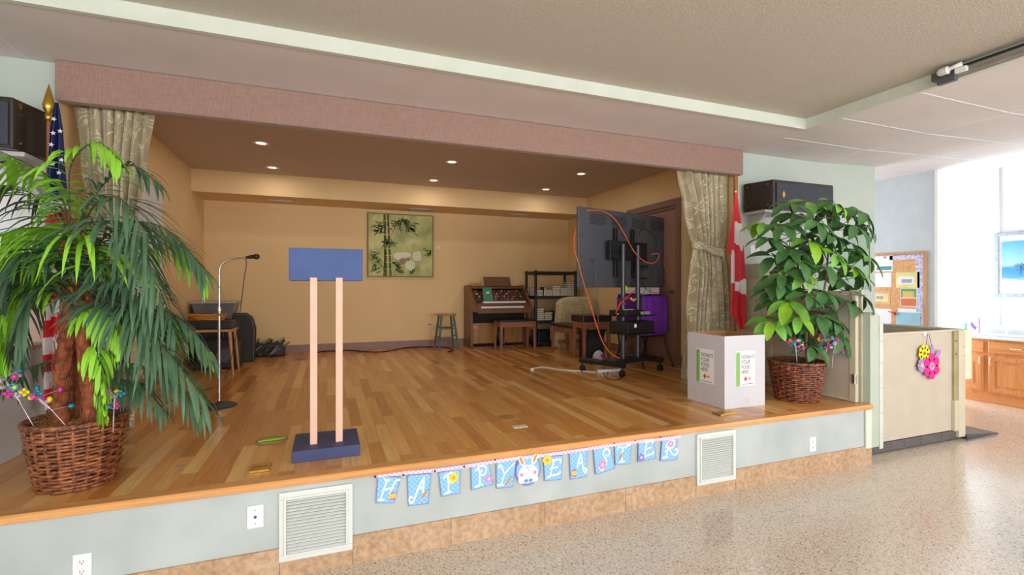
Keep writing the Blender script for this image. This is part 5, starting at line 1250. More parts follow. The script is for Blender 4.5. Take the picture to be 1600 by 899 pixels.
def outlet(label, x0, x1, z0, z1, kind='duplex', y=YF):
    r = thing('wall_outlet', label, 'outlet', ((x0+x1)/2, y, z0)); c = (x0+x1)/2
    obj('plate', MB().box(x0, x1, y-.006, y, z0, z1), M_plate, r, world=True, bevel=.002)
    m = MB(); h = z1-z0
    if kind == 'duplex':
        for f in (.3, .7):
            zc_ = z0+h*f
            k = obj('receptacle', MB().lathe([(.0165, 0), (.0155, -.003)], (c, y-.006, zc_), 20, axis='y'), M_plate, r, world=True)
            m.box(c-.0075, c-.0055, y-.0105, y-.009, zc_-.002, zc_+.007).box(c+.0055, c+.0075, y-.0105, y-.009, zc_-.002, zc_+.006).lathe([(.0025, 0), (.0025, -.001)], (c, y-.0095, zc_-.008), 8, axis='y')
        obj('slots', m, M_hole, r, world=True)
    else:
        obj('coax_jack', MB().lathe([(.007, 0), (.007, -.006), (.004, -.006), (.004, -.012)], (c, y-.006, z0+h/2), 12, axis='y'), M_dgrey, r, world=True)
        for f in (.2, .8): obj('plate_screw', MB().lathe([(.003, 0), (.003, -.001)], (c, y-.006, z0+h*f), 8, axis='y'), M_dgrey, r, world=True)
outlet('white coaxial jack plate left of the large grille in the stage front', -.386, -.310, .281, .396, 'coax')
outlet('white duplex outlet at the lower left of the stage front', -1.096, -1.025, .172, .287)
outlet('white duplex outlet near the right end of the stage front', 3.643, 3.716, .187, .303)
# ---- HAPPY EASTER banner
YBN = YF-.010
def bp(u, v): p = aty(u, v, YBN); return (p.x, p.z)
bn = thing('easter_banner', 'pastel HAPPY EASTER card garland pinned along the stage front', 'banner', (1.4, YBN, .3))
M_cb = NT('banner_blue'); 
_v = M_cb.coord((1, 1, 1)); _ck = M_cb.n('ShaderNodeTexChecker'); M_cb.l(_v, _ck.inputs['Vector']); _ck.inputs['Scale'].default_value = 70
_ck.inputs['Color1'].default_value = hexc('7cb4e2'); _ck.inputs['Color2'].default_value = hexc('96c8ee'); M_cb.l(_ck.outputs['Color'], M_cb.b.inputs['Base Color']); M_cb.b.inputs['Roughness'].default_value = .5
M_cb = M_cb.m
M_edge = mat('banner_lilac_edge', '7b7fc4', .5, var=0); M_lw = mat('letter_white', 'eef3f6', .5, var=0)
MC = {'y': mat('motif_yellow', 'f0d030', .5, var=0), 'p': mat('motif_pink', 'e48ac0', .5, var=0), 'o': mat('motif_orange', 'ee8a36', .5, var=0), 'g': mat('motif_green', '6dbb7a', .5, var=0), 'l': mat('motif_lilac', '8a80cc', .5, var=0), 'm': mat('motif_magenta', 'd94fae', .5, var=0), 'w': M_lw, 'b': mat('motif_blue', '5a8fd0', .5, var=0)}
LET = {
 'H': [[(.3, .88), (.52, .86)], [(.42, .87), (.22, .12)], [(.12, .12), (.42, .13)], [(.30, .5), (.78, .58)], [(.98, .9), (.80, .82), (.66, .35)]],
 'A': [[(.70, .88), (.45, .5), (.30, .22), (.18, .10), (.06, .14), (.08, .28), (.20, .28)], [(.70, .88), (.70, .55), (.68, .40)], [(.42, .52), (.72, .56)]],
 'P': [[(.40, .86), (.42, .5), (.38, .12)], [(.18, .10), (.52, .14)], [(.22, .74), (.40, .86), (.66, .88), (.80, .74), (.72, .56), (.56, .50), (.46, .6), (.56, .7)]],
 'Y': [[(.12, .72), (.22, .80), (.45, .48)], [(.92, .86), (.45, .48), (.30, .12)], [(.05, .12), (.42, .12)]],
 'E': [[(.88, .70), (.86, .84), (.45, .82)], [(.55, .82), (.42, .5), (.36, .2)], [(.38, .5), (.76, .54)], [(.16, .14), (.40, .2), (.84, .26), (.88, .36)]],
 'a': [[(.62, .88), (.46, .55), (.42, .42)], [(.62, .88), (.72, .5), (.80, .25), (.92, .16), (.96, .28), (.86, .34)], [(.48, .55), (.72, .55)]],
 'S': [[(.66, .62), (.78, .58), (.88, .7), (.78, .84), (.60, .82), (.52, .68), (.60, .52), (.62, .36), (.48, .18), (.30, .12), (.22, .24)]],
 'T': [[(.16, .68), (.24, .78), (.6, .76), (.84, .88), (.94, .86)], [(.50, .76), (.44, .4), (.42, .14)], [(.26, .12), (.58, .14)]],
 'R': [[(.52, .72), (.40, .45), (.30, .14)], [(.12, .14), (.40, .16)], [(.26, .62), (.52, .8), (.80, .78), (.72, .56), (.44, .5)], [(.5, .5), (.66, .28), (.86, .22), (.98, .32), (.94, .46), (.82, .42)], [(.28, .56), (.44, .52)], [(.24, .4), (.40, .4)]],
}
def card(q, letter, motifs, idx):
    C4 = [bp(*p) for p in q]   # TL TR BR BL
    def B(a, b): # a right, b up
        x = (C4[3][0]*(1-a)+C4[2][0]*a)*(1-b)+(C4[0][0]*(1-a)+C4[1][0]*a)*b
        z = (C4[3][1]*(1-a)+C4[2][1]*a)*(1-b)+(C4[0][1]*(1-a)+C4[1][1]*a)*b
        return x, z
    y = YBN
    def poly(mb, pts, y0): mb.face([(B(*p)[0], y0-.0006-.000012*len(mb.f), B(*p)[1]) for p in pts])
    ed = MB(); ed.prism([B(0, 0), B(1, 0), B(1, 1), B(0, 1)], 'y', y-.0006, y)
    c = obj('card', ed, M_edge, bn, world=True); c['label'] = 'blue checked card with the letter %s' % letter.upper() if letter in LET else 'card with a white bunny face'
    m = MB(); poly(m, [(.03, .025), (.97, .025), (.97, .975), (.03, .975)], y-.0006)
    if letter in LET: obj('card_face', m, M_cb, c, world=False); 
    kids = []
    if letter in LET:
        m2 = MB()
        for st_ in LET[letter]:
            P = crom([(p[0], p[1], 0) for p in st_], 5) if len(st_) > 2 else [Vector((p[0], p[1], 0)) for p in st_]
            for a, b in zip(P, P[1:]):
                d = (b-a); 
                if d.length < 1e-6: continue
                d.normalize(); n_ = Vector((-d.y, d.x, 0))*.036; e = d*.02
                poly(m2, [tuple((a-e-n_)[:2]), tuple((b+e-n_)[:2]), tuple((b+e+n_)[:2]), tuple((a-e+n_)[:2])], y-.0014)
        kids.append(obj('letter', m2, M_lw, c))
    for (kind, a, b, r) in motifs:
        ctr = B(a, b); yy = y-.0022; k = MB(); mats_ = []
        def dsk(col, dx, dz, rx, rz_, off=0, n=12, rot=0):
            off += .00003*(len(k.f)//12)
            if col not in mats_: mats_.append(col)
            k.cur = mats_.index(col)
            k.prism([(ctr[0]+dx+rx*math.cos(t)*math.cos(rot)-rz_*math.sin(t)*math.sin(rot), ctr[1]+dz+rx*math.cos(t)*math.sin(rot)+rz_*math.sin(t)*math.cos(rot)) for t in [2*PI*i/n for i in range(n)]], 'y', yy-.0005-off, yy-off)
        if kind in ('fy', 'fp', 'fl'):
            col = {'fy': 'y', 'fp': 'p', 'fl': 'l'}[kind]
            for j in range(5): t = j*2*PI/5+.5; dsk(col, r*.6*math.cos(t), r*.6*math.sin(t), r*.42, r*.42)
            dsk('o' if kind == 'fy' else 'w', 0, 0, r*.32, r*.32, .0006); dsk('p' if kind != 'fp' else 'y', 0, 0, r*.18, r*.18, .0012)
        elif kind == 'egg':
            dsk('m', 0, -r*.35, r*.62, r*.55); dsk('l', 0, r*.35, r*.55, r*.6, .0002); dsk('y', 0, 0, r*.74, r*.5, .0006); dsk('o', 0, .0, r*.7, r*.06, .0012)
        elif kind == 'car':
            dsk('o', -r*.2, -r*.2, r*.95, r*.3, .0, 12, .95); dsk('g', r*.5, r*.75, r*.3, r*.2, .0006)
        kids.append(obj('motif', k, [MC[q_] for q_ in mats_], c))
    return c, kids
def fixkids():
    # children were given in world coordinates: shift them to their card's frame
    for c in [o for o in COL.objects if o.parent == bn and o.name.startswith('card')]:
        for k in [o for o in COL.objects if o.parent == c]: k.location = -bn.location
Z3 = lambda *p: [(570+u/6.667, 690+v/6.667) for u, v in p]
Z4 = lambda *p: [(790+u/5.517, 670+v/5.517) for u, v in p]
card(Z3((135, 360), (375, 372), (305, 645), (115, 645)), 'H', [('egg', .82, .28, .026)], 0)
card(Z3((440, 352), (692, 330), (663, 650), (455, 675)), 'A', [('car', .8, .35, .026)], 1)
card(Z3((767, 325), (995, 282), (990, 540), (798, 578)), 'P', [('fy', .68, .68, .031)], 2)
card(Z3((1105, 255), (1290, 205), (1340, 450), (1110, 512)), 'P', [('fp', .84, .28, .024)], 3)
card(Z3((1368, 190), (1580, 185), (1540, 475), (1370, 495)), 'Y', [('car', .72, .25, .026)], 4)
card(Z4((325, 240), (495, 232), (480, 440), (335, 452)), 'E', [('fy', .18, .84, .033)], 6)
card(Z4((547, 210), (705, 185), (700, 415), (560, 440)), 'a', [('egg', .24, .22, .028)], 7)
card(Z4((755, 180), (900, 130), (943, 345), (775, 400)), 'S', [('fp', .40, .30, .032)], 8)
card(Z4((937, 120), (1085, 115), (1075, 305), (945, 315)), 'T', [('car', .42, .4, .026)], 9)
card(Z4((1145, 90), (1275, 70), (1297, 258), (1140, 290)), 'E', [('fl', .18, .18, .028)], 10)
card(Z4((1350, 70), (1480, 60), (1482, 270), (1332, 282)), 'R', [('fp', .56, .68, .024)], 11)
fixkids()
# bunny card: oval head with two ears
b0 = bp(*Z4((195, 375))[0]); m = MB()
def el(mb, dx, dz, rx, rz_, y0, rot=0, n=20):
    y0 -= .00012*(len(mb.f)//20)
    mb.prism([(b0[0]+dx+rx*math.cos(t)*math.cos(rot)-rz_*math.sin(t)*math.sin(rot), b0[1]+dz+rx*math.cos(t)*math.sin(rot)+rz_*math.sin(t)*math.cos(rot)) for t in [2*PI*i/n for i in range(n)]], 'y', y0-.0006, y0)
el(m, 0, .012, .087, .098, YBN); bc_ = obj('card', m, M_edge, bn, world=True); bc_['label'] = 'lilac oval card with a white bunny face'
for nm, mt, parts in (('bunny_backing', M_cb, [(0, .014, .078, .088, -.0006, 0)]), ('bunny_ears', M_lw, [(-.045, .075, .016, .042, -.0012, .45), (.045, .08, .016, .042, -.0012, -.45)]), ('ear_lining', MC['o'], [(-.046, .077, .008, .03, -.0019, .45), (.046, .082, .008, .03, -.0019, -.45)]),
        ('bunny_face', M_lw, [(0, -.01, .066, .056, -.0013, 0), (-.04, -.045, .028, .022, -.0013, 0), (.04, -.045, .028, .022, -.0013, 0)]), ('bunny_eyes', MC['l'], [(-.007, .03, .003, .008, -.002, 0), (.009, .03, .003, .008, -.002, 0)]), ('bunny_nose', MC['p'], [(.001, .012, .006, .004, -.002, 0), (-.045, -.012, .012, .012, -.002, 0), (.045, -.006, .012, .012, -.002, 0)]), ('bunny_bow', MC['b'], [(-.015, -.052, .014, .01, -.002, 0), (.016, -.052, .014, .01, -.002, 0)])):
    m = MB()
    for dx, dz, rx, rz_, dy, rot in parts: el(m, dx, dz, rx, rz_, YBN+dy, rot)
    obj(nm, m, mt, bc_).location = -bn.location
# gingham ribbon above the cards
k = NT('pink_gingham'); _v = k.coord((1, 1, 1)); ck = k.n('ShaderNodeTexChecker'); k.l(_v, ck.inputs['Vector']); ck.inputs['Scale'].default_value = 75
ck.inputs['Color1'].default_value = hexc('e6a8cc'); ck.inputs['Color2'].default_value = hexc('ece0e8'); k.l(ck.outputs['Color'], k.b.inputs['Base Color'])
M_gh = k.m; m = MB()
rb = [(588, 742), (632, 738), (680, 734), (725, 728), (760, 722), (800, 716), (838, 712), (875, 707), (922, 700), (960, 694), (990, 690), (1030, 686), (1064, 681)]
for a, b in zip(rb, rb[1:]):
    (xa, za), (xb, zb_) = bp(*a), bp(*b); m.prism([(xa, za-.016), (xb, zb_-.016), (xb, zb_+.005), (xa, za+.005)], 'y', YBN-.0014, YBN-.0008)
obj('gingham_ribbon', m, M_gh, bn, world=True)
m = MB()
for u, v in ((586, 745), (630, 742), (679, 736), (725, 729), (773, 718), (958, 692), (991, 688), (1030, 682)):
    x, z = bp(u, v); m.cbox((x, YBN-.006, z), (.008, .012, .008))
obj('clips', m, M_hole, bn, world=True)
# ---- wheelchair lift at the right end of the stage
XG = 4.33
gt = thing('lift_gate', 'tall beige lift gate with hinges standing on the right edge of the stage', 'gate', (XG, 3.3, S))
obj('panel', MB().box(XG-.012, XG+.012, 2.90, 3.74, S+.015, 1.475), M_beige, gt, world=True, bevel=.003)
m = MB().box(XG-.02, XG+.02, 2.875, 2.93, S+.003, 1.50).box(XG-.02, XG+.02, 3.73, 3.78, S+.003, 1.50).box(XG-.018, XG+.018, 2.93, 3.73, 1.45, 1.49).box(XG-.018, XG+.018, 2.93, 3.73, S+.003, S+.03)
obj('frame', m, M_beige2, gt, world=True, bevel=.003)
for z in (.72, 1.36): obj('hinge', MB().cyl((XG-.035, 2.872, z-.045), (XG-.035, 2.872, z+.045), .009, 10).box(XG-.035, XG-.028, 2.86, 2.90, z-.04, z+.04), M_steel if z < 1 else M_blk2, gt, world=True, smooth=40)
tw = thing('lift_tower', 'beige lift mast cover behind the umbrella tree', 'lift mast', (4.7, 4.0, 0))
obj('cover', MB().box(XG+.03, 5.1, 3.86, YW-.004, .0, 1.78), M_beige, tw, world=True, bevel=.006)
obj('step_cover', MB().box(XG+.0, XG+.03, 3.79, YW-.004, S, 1.62).box(XG-.045, XG, 3.86, YW-.004, S, 1.32), M_beige2, tw, world=True, bevel=.004)
obj('stop_button', MB().lathe([(.02, 0), (.018, -.02)], (4.5, 3.86, 1.55), 14, axis='y'), M_fr, tw, world=True)
M_glass = mat('clear_acrylic', 'dff0e4', .03, var=0, trans=1.0); M_ge = mat('acrylic_edge_green', '6f9a80', .3, var=0)
gp = thing('acrylic_panel', 'clear acrylic guard panel with green edge above the lift gate', 'panel', (XG, 3.0, 1.5))
obj('sheet', MB().box(XG-.003, XG+.003, 2.775, 3.35, 1.50, 1.98), M_glass, gp, world=True)
obj('green_edge', MB().box(XG-.005, XG+.005, 2.767, 2.775, 1.50, 1.98), M_ge, gp, world=True)
po = thing('lift_post', 'pale green chamfered corner post between the stage and the lift', 'post', (4.46, 2.86, 0))
obj('post', MB().prism([(4.385, .13), (4.50, .13), (4.50, 1.27), (4.475, 1.30), (4.385, 1.30)], 'y', 2.80, 2.93), mat('post_green', 'b4bfb0', .5, var=.02), po, world=True, bevel=.003)
obj('flange', MB().prism([(4.50, .11), (4.545, .11), (4.545, 1.24), (4.50, 1.275)], 'y', 2.795, 2.80), mat('post_flange', 'cdd2ca', .5), po, world=True)
obj('lower_trim', MB().box(4.31, 4.385, 2.785, 2.86, .135, S-.04), M_trimmint, po, world=True, bevel=.006)
obj('brown_strip', MB().box(4.365, 4.384, 2.86, 2.93, S+.0, 1.5), mat('post_beige', 'c9bfa6', .5), po, world=True)
m = MB()
for z in (.2, .42, .64, .86, 1.05): m.sphere((4.528, 2.794, z), .004, 6)
obj('screws', m, M_dgrey, po, world=True)
lf = thing('wheelchair_lift', 'beige wheelchair lift platform with low side walls beside the stage', 'wheelchair lift', (5.3, 3.4, 0))
YL = 2.93
obj('front_wall', MB().box(4.56, 5.80, YL, YL+.025, .10, 1.08), M_beige, lf, world=True, bevel=.003)
obj('top_rail', MB().box(4.56, 5.96, YL-.006, YL+.03, 1.08, 1.10), M_beige2, lf, world=True, bevel=.003)
obj('kick_plate', MB().box(4.58, 5.93, YL-.006, YL, .015, .095), M_dgrey, lf, world=True)
m = MB()
for x in (4.62, 4.86, 5.05, 5.30, 5.62, 5.86, 5.9):
    for z in (.04, .07): m.sphere((x, YL-.007, z), .005, 6)
obj('rivets', m, M_hole, lf, world=True)
obj('floor_pan', MB().box(4.56, 6.0, YL+.025, 3.84, .02, .06), M_dgrey, lf, world=True)
obj('side_wall', MB().box(5.965, 6.0, YL, 3.84, .06, 1.08), M_beige, lf, world=True, bevel=.003)
obj('side_rail', MB().box(5.955, 6.01, YL, 3.84, 1.08, 1.105), M_beige2, lf, world=True, bevel=.003)
obj('rear_wall', MB().box(5.12, 6.0, 3.84, 3.87, .06, 1.08), M_beige, lf, world=True, bevel=.003)
obj('door_jamb', MB().box(5.80, 5.855, YL-.02, YL+.04, .09, 1.09), mat('lift_tan', 'a89a70', .5), lf, world=True, bevel=.003)
obj('jamb_cover', MB().box(5.855, 5.965, YL-.03, YL+.05, .03, 1.095), M_beige2, lf, world=True, bevel=.004)
obj('lower_guard', MB().box(5.79, 5.85, YL-.03, YL-.0, .10, .40), M_beige2, lf, world=True, bevel=.003)
obj('control_box', MB().box(5.965, 6.07, YL-.03, YL+.06, .60, 1.095), mat('control_cream', 'e3dcc4', .5), lf, world=True, bevel=.004)
m = MB()
for z in (.86, .99): m.sphere((5.825, YL-.022, z), .008, 6)
for z in (.84, .93): m.sphere((5.94, YL-.031, z), .005, 6)
obj('bolts', m, M_dgrey, lf, world=True)
rp = thing('lift_ramp', 'dark grey folding ramp plate at the foot of the lift', 'ramp', (6.2, 3.0, 0))
m = MB(); pts = [(5.96, 2.885), (6.50, 2.885), (6.50, 3.20), (6.02, 3.20)]
lo = [m.av((x, y, .001)) for x, y in pts]; hi = [m.av((x, y, .012 if x > 6.2 else .055)) for x, y in pts]
m.af(lo[::-1]); m.af(hi)
for k_ in range(4): m.af((lo[k_], lo[(k_+1) % 4], hi[(k_+1) % 4], hi[k_]))
obj('plate', m, M_dgrey, rp, world=True); obj('edge_strip', MB().box(5.90, 6.38, 2.85, 2.875, .001, .008), mat('ramp_edge', '8f8f98', .4, .4), rp, world=True)
# hanging flower decoration on the lift
YD = YL-.02
def dpt(u, v): p = aty(1420+u/12.84, 530+v/12.84, YD); return p.x, p.z
fd = thing('flower_hanger', 'felt flower door hanger in yellow, pink and lilac on the lift front', 'decoration', (5.4, YD, .75))
def flower(name, cu, cv, ru, n, col, cols2, yoff, ph=0, pet=.40):
    cx_, cz_ = dpt(cu, cv); R_ = abs(dpt(cu+ru, cv)[0]-cx_)*.80; m = MB()
    for j in range(n):
        t = 2*PI*j/n+ph
        m.prism([(cx_+R_*.62*math.cos(t)+R_*pet*math.cos(s), cz_+R_*.62*math.sin(t)+R_*pet*math.sin(s)) for s in [2*PI*i/14 for i in range(14)]], 'y', YD-yoff-.004, YD-yoff)
    m.prism([(cx_+R_*.5*math.cos(s), cz_+R_*.5*math.sin(s)) for s in [2*PI*i/14 for i in range(14)]], 'y', YD-yoff-.0042, YD-yoff)
    o = obj(name, m, col, fd, world=True)
    for q_, (c_, rr2) in enumerate(cols2):
        obj('flower_centre', MB().prism([(cx_+R_*rr2*math.cos(s), cz_+R_*rr2*math.sin(s)) for s in [2*PI*i/16 for i in range(16)]], 'y', YD-yoff-.0055-.001*q_, YD-yoff-.004), c_, o).location = -fd.location
    return o
flower('yellow_flower', 300, 285, 140, 8, mat('felt_yellow', 'f2e52a', .8), [(mat('felt_brown', 'b0561e', .8), .22)], .002, .2, .36)
flower('pink_flower', 440, 545, 205, 6, mat('felt_magenta', 'd8288c', .8), [(mat('felt_peach', 'f0c0a8', .8), .28), (mat('felt_lilac2', '9a84b0', .8), .19)], .007, .55, .38)
flower('lilac_flower', 255, 525, 120, 8, mat('felt_lilac', 'b596c0', .8), [(mat('felt_peach', 'f0c0a8', .8), .22)], .004, 0, .3)
m = MB()
for (cu, cv, a, b, rot) in ((455, 270, 34, 100, .08), (545, 340, 34, 105, -.75)):
    cx_, cz_ = dpt(cu, cv); s = abs(dpt(cu+1, cv)[0]-cx_)
    m.prism([(cx_+s*(a*math.cos(t)*math.cos(rot)-b*math.sin(t)*math.sin(rot)), cz_+s*(a*math.cos(t)*math.sin(rot)+b*math.sin(t)*math.cos(rot))) for t in [2*PI*i/16 for i in range(16)]], 'y', YD-.010, YD-.007)
obj('butterfly_wings', m, mat('felt_mauve', 'b184bd', .8), fd, world=True)
t0 = aty(1450, 522, YL-.02); p1_ = dpt(330, 150); p2_ = dpt(450, 170)
obj('ribbon', MB().tube([(p1_[0], YD-.004, p1_[1]), (t0.x-.01, YD-.004, t0.z), (t0.x+.01, YD-.004, t0.z), (p2_[0], YD-.004, p2_[1])], .0025, 5), mat('ribbon_purple', '6f4a90', .6), fd, world=True)
obj('hook', MB().lathe([(.02, 0), (.02, -.012), (.012, -.016)], (t0.x-.03, YL-.001, t0.z), 14, axis='y'), M_white, fd, world=True, smooth=40)
# ---- notice board on the grey partition
XN = 7.668
nb = thing('notice_board', 'cork notice board with scalloped lilac border on the grey wall', 'notice board', (XN, 4.8, .95))
ya, yb_, za_, zb2 = 4.155, 5.25, .88, 2.02
obj('cork', MB().box(XN-.012, XN, ya+.04, yb_, za_, zb2-.04), mat('cork', 'dca878', .9, var=.1, vscale=40), nb, world=True)
m = MB().box(XN-.025, XN, ya, ya+.04, za_, zb2).box(XN-.025, XN, ya+.04, yb_, zb2-.035, zb2).box(XN-.025, XN, ya+.04, yb_, za_, za_+.035)
obj('frame', m, wood('board_oak', 'b97f50', 'd6a070', 'z'), nb, world=True, bevel=.003)
m = MB().box(XN-.016, XN-.013, ya+.042, ya+.11, za_+.04, zb2-.04).box(XN-.016, XN-.013, ya+.11, 4.62, zb2-.10, zb2-.04)
for i in range(18): m.lathe([(.022, 0), (.022, -.002)], (XN-.013, ya+.115, za_+.06+i*.058), 10, axis='x')
kk = NT('border_print'); vv = kk.coord(); vo = kk.n('ShaderNodeTexVoronoi'); kk.l(vv, vo.inputs['Vector']); vo.inputs['Scale'].default_value = 45
kk.l(kk.ramp(vo.outputs['Distance'], [(.2, hexc('8d90d8')), (.5, hexc('c3c9f0')), (.8, hexc('e8e4f2'))]), kk.b.inputs['Base Color'])
obj('scalloped_border', m, kk.m, nb, world=True)
def paper(label, u0, v0, u1, v1, m_, extra=(), nm='pinned_paper', dx=.014):
    a = atx(u0, v0, XN-dx); b = atx(u1, v1, XN-dx)
    r = thing(nm, label, 'paper', (XN-dx, (a.y+b.y)/2, b.z)); 
    obj('sheet', MB().box(XN-dx-.002, XN-dx, b.y, a.y, b.z, a.z), m_, r, world=True)
    for k_, (cx0, cz0, cx1, cz1, mm) in enumerate(extra):
        yy0 = a.y+(b.y-a.y)*cx0; yy1 = a.y+(b.y-a.y)*cx1; zz0 = a.z+(b.z-a.z)*cz0; zz1 = a.z+(b.z-a.z)*cz1
        obj('print', MB().box(XN-dx-.003-.0005*k_, XN-dx-.002, yy1, yy0, zz1, zz0), mm, r, world=True)
M_pt = mat('print_teal', '4a90b0', .6); M_pyel = mat('paper_yellow', 'e8dc94', .6); M_por = mat('print_orange', 'd9784a', .6); M_pgr = mat('print_green', '5da868', .6); M_pbl = mat('paper_blue', '9cc8dc', .6); M_pgy = mat('print_grey', 'a4a4b4', .6)
paper('white flyer with a teal block at the top left of the notice board', 1360, 398, 1395, 424, M_paper, [(.3, .72, .95, .92, M_pt), (.6, .15, .72, .28, M_pgy)])
paper('plain white sheet below the flyer on the notice board', 1360, 427, 1393, 449, M_paper)
paper('small tan certificate on the lower left of the notice board', 1360, 455, 1391, 476, mat('paper_tan', 'e0b878', .6), [(.2, .2, .9, .8, mat('paper_cream', 'eddba8', .6)), (.3, .4, .65, .6, M_pgy)])
paper('yellow notice with a white label in the middle of the notice board', 1400, 426, 1437, 450, M_pyel, [(.1, .28, .78, .78, M_paper), (.25, .45, .68, .68, M_pgy)])
paper('colourful red and green poster on the notice board', 1407, 451, 1433, 480, M_paper, [(.04, .03, .96, .5, M_pgr), (.15, .15, .85, .5, mat('print_rainbow', 'e0c070', .6)), (.04, .55, .96, .96, M_por)])
paper('white paper strip above the blue paper pocket', 1403, 482, 1432, 490, M_paper)
paper('pale blue paper pocket at the bottom of the notice board', 1400, 488, 1438, 515, M_pbl, dx=.020)
paper('white sheet at the bottom left of the notice board', 1362, 482, 1393, 512, M_paper)
p = atx(1398, 490, XN-.04); tag(obj('red_pushpin_bow', MB().sphere(p, .022, 8, (.6, 1, 1.2)).tube([p, atx(1388, 487, XN-.03)], .006, 5), M_fr, smooth=True), 'small red bow pinned between the papers at the bottom of the board', 'bow')
# ---- kitchenette cabinets and counter
XC = 8.12
M_co = wood('cabinet_oak', 'c77c42', 'e09a5e', 'z'); M_coh = wood('cabinet_oak_h', 'c77c42', 'e09a5e', 'y')
cab = thing('base_cabinet', 'orange oak base cabinet with raised panel doors by the white wall', 'cabinet', (XC+.18, 3.0, 0))
obj('body', MB().box(XC, XE-.002, .9, 4.32, .10, .84), M_co, cab, world=True)
obj('toe_kick', MB().box(XC-.005, XE-.002, .9, 4.32, .0, .10), M_coh, cab, world=True)
for i, y1_ in enumerate((4.30, 3.70, 3.08, 2.46, 1.84)):
    y0_ = y1_-.55
    d_ = obj('door', MB().box(XC-.02, XC, y0_, y1_, .14, .63), M_co, cab, world=True, bevel=.004)
    m = MB().box(XC-.026, XC-.02, y0_+.02, y0_+.07, .16, .61).box(XC-.026, XC-.02, y1_-.07, y1_-.02, .16, .61).box(XC-.026, XC-.02, y0_+.07, y1_-.07, .16, .21).box(XC-.026, XC-.02, y0_+.07, y1_-.07, .56, .61).box(XC-.028, XC-.02, y0_+.10, y1_-.10, .24, .53)
    k1 = obj('raised_panel', m, M_co, d_, bevel=.004); hy = (y0_+.03) if i % 2 == 0 else (y1_-.03)
    k2 = obj('door_pull', MB().tube(crom([(XC-.026, hy, .60), (XC-.05, hy, .59), (XC-.05, hy, .52), (XC-.026, hy, .51)], 4), .006, 6), mat('pull_ivory', 'f0e6d0', .4), d_, smooth=True)
    for q_ in (k1, k2): q_.location = -cab.location
    w_ = obj('drawer', MB().box(XC-.02, XC, y0_, y1_, .665, .815), M_coh, cab, world=True, bevel=.005)
    if i: k3 = obj('drawer_pull', MB().tube(crom([(XC-.02, (y0_+y1_)/2+.05, .74), (XC-.045, (y0_+y1_)/2+.04, .74), (XC-.045, (y0_+y1_)/2-.04, .74), (XC-.02, (y0_+y1_)/2-.05, .74)], 4), .006, 6), mat('pull_ivory', 'f0e6d0', .4), w_, smooth=True); k3.location = -cab.location
ct = thing('countertop', 'white laminate countertop on the oak cabinets', 'countertop', (XC+.18, 3.0, .84))
M_lam = mat('white_laminate', 'eceef0', .25, var=.01)
obj('slab', MB().box(XC-.03, XE-.002, .88, 4.34, .842, .88), M_lam, ct, world=True, bevel=.006); obj('backsplash', MB().box(XE-.022, XE-.002, .88, 4.34, .88, .96), mat('splash_grey', 'cdd1d2', .4), ct, world=True, bevel=.003)
sk = thing('sink', 'white sink set into the countertop', 'sink', (8.3, 3.65, .88))
obj('rim', MB().box(8.16, 8.45, 3.40, 3.86, .882, .90), M_lam, sk, world=True, bevel=.01); obj('faucet', MB().tube(crom([(8.43, 3.66, .90), (8.43, 3.66, .98), (8.36, 3.66, .985), (8.32, 3.66, .96)], 5), .010, 8), M_white, sk, world=True, smooth=True)
pf = thing('photo_card', 'small standing card with a purple butterfly picture on the counter', 'card', tuple(atx(1519, 517, 8.36)))
a = atx(1506, 495, 8.36); b = atx(1531, 518, 8.36)
obj('card', MB().box(8.355, 8.365, b.y, a.y, .882, a.z), mat('card_grey', 'cfcfd4', .5), pf, world=True)
M_pur2 = mat('print_purple', '7a4aa8', .6)
m = MB().prism([(b.y+.09, 1.06), (b.y+.06, 1.0), (b.y+.03, .97), (b.y+.05, .93), (b.y+.10, .99)], 'x', 8.353, 8.355); m.cur = 1; m.box(8.353, 8.355, a.y-.04, a.y-.01, .90, 1.02); m.cur = 2; m.box(8.353, 8.355, b.y, b.y+.008, .89, a.z)
obj('print', m, [M_pur2, M_pt, M_fr], pf, world=True)
# framed seascape on the block wall
XW = XE
a = atx(1553, 365, XW-.03); b = atx(1660, 466, XW-.03)
sp_ = thing('framed_seascape', 'pale blue framed palm beach print on the white block wall', 'picture', (XW-.02, (a.y+b.y)/2, b.z))
zt, zb_ = a.z, b.z; yl, yr = a.y, b.y; t = .05
m = MB().box(XW-.035, XW-.001, yl-t, yl, zb_, zt).box(XW-.035, XW-.001, yr, yr+t, zb_, zt).box(XW-.035, XW-.001, yr+t, yl-t, zt-t, zt).box(XW-.035, XW-.001, yr+t, yl-t, zb_, zb_+t)
obj('frame', m, mat('frame_blue', 'a9b5c6', .5, var=.1, vscale=30), sp_, world=True, bevel=.006)
obj('mat_board', MB().box(XW-.02, XW-.001, yr+t, yl-t, zb_+t, zt-t), mat('mat_pink_white', 'e9e4e6', .6), sp_, world=True)
kk = NT('sea_print'); tc = kk.n('ShaderNodeTexCoord'); se = kk.n('ShaderNodeSeparateXYZ'); kk.l(tc.outputs['Generated'], se.inputs[0])
nn = kk.noise(kk.coord((1, 2, 12)), 3, 4); hh = kk.math('ADD', se.outputs[2], kk.math('MULTIPLY', kk.math('SUBTRACT', nn, .5), .16))
kk.l(kk.ramp(hh, [(.0, hexc('d8d2dc')), (.16, hexc('c2cfe0')), (.24, hexc('5aa2cc')), (.42, hexc('3f8fc4')), (.5, hexc('a8d4e8')), (.7, hexc('8cc8e4')), (1, hexc('5fb0d8'))]), kk.b.inputs['Base Color'])
pr_ = obj('print', MB().box(XW-.024, XW-.02, yr+t+.03, yl-t-.03, zb_+t+.07, zt-t-.07), kk.m, sp_, world=True)
m = MB(); rg = random.Random(6)
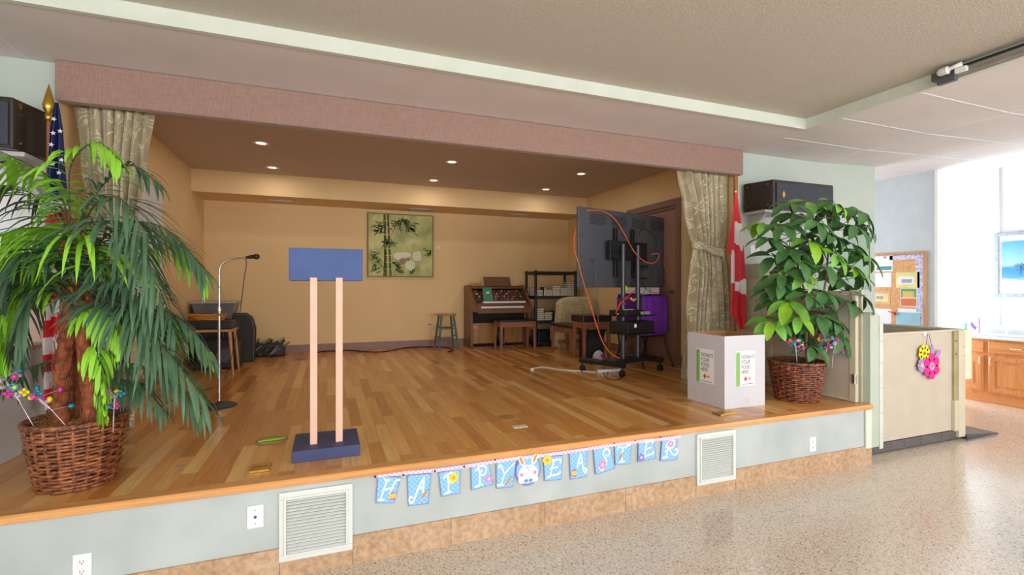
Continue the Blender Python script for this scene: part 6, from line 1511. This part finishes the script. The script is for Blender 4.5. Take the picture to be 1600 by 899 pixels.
for (yy, zz) in ((yl-.27, (zt+zb_)/2-.02), (yl-.42, (zt+zb_)/2)):
    for k_ in range(11):
        an = 2*PI*k_/11; m.prism([(yy, zz), (yy+.05*math.cos(an)+.008*math.sin(an), zz+.04*math.sin(an)), (yy+.09*math.cos(an), zz+.055*math.sin(an)-.015), (yy+.05*math.cos(an)-.008*math.sin(an), zz+.04*math.sin(an)-.014)], 'x', XW-.0255, XW-.024)
    m.prism([(yy-.004, zz), (yy+.004, zz), (yy+.01, zz-.12), (yy, zz-.12)], 'x', XW-.0255, XW-.024)
obj('painted_palms', m, mat('paint_seablue', '3b7fae', .6), sp_, world=True)
# ---- screen rail and lamp fitting on the ceiling tray edge
rl = thing('ceiling_screen_track', 'dark track with end bracket fixed along the edge of the raised ceiling', 'track', (XR-.04, 1.9, 3.03))
obj('track', MB().box(XR-.075, XR-.028, -1.2, 2.10, 3.035, 3.062), mat('track_taupe', '8f837a', .5), rl, world=True, bevel=.003)
obj('rod', MB().cyl((XR-.085, -1.2, 3.085), (XR-.085, 2.08, 3.085), .010, 8), M_black, rl, world=True)
obj('end_bracket', MB().box(XR-.09, XR-.027, 2.10, 2.24, 3.045, 3.10).box(XR-.10, XR-.06, 2.09, 2.20, 3.0, 3.05), mat('bracket_slate', '57595c', .5), rl, world=True, bevel=.003)
cm = thing('swivel_lamp', 'small white swivel fixture on the ceiling track bracket', 'fixture', (XR-.12, 2.1, 3.07))
obj('body', MB().lathe([(.02, -.05), (.028, -.045), (.028, .0), (.018, .015)], (XR-.13, 2.16, 3.075), 18, axis='y'), M_white, cm, world=True, smooth=40)
obj('arm', MB().tube([(XR-.13, 2.145, 3.075), (XR-.12, 2.09, 3.085), (XR-.115, 2.04, 3.09)], [.016, .013, .016], 12), M_white, cm, world=True, smooth=True)
obj('mount', MB().box(XR-.11, XR-.076, 2.02, 2.09, 3.04, 3.075), M_white, cm, world=True, bevel=.006)
# ---- added ceiling fill lamps of the hall (behind the camera)
for i, (x, y) in enumerate(((0, -.6), (2.6, -.6), (0, -3.4), (2.6, -3.4), (6.1, .6), (6.1, -2.2))):
    pass
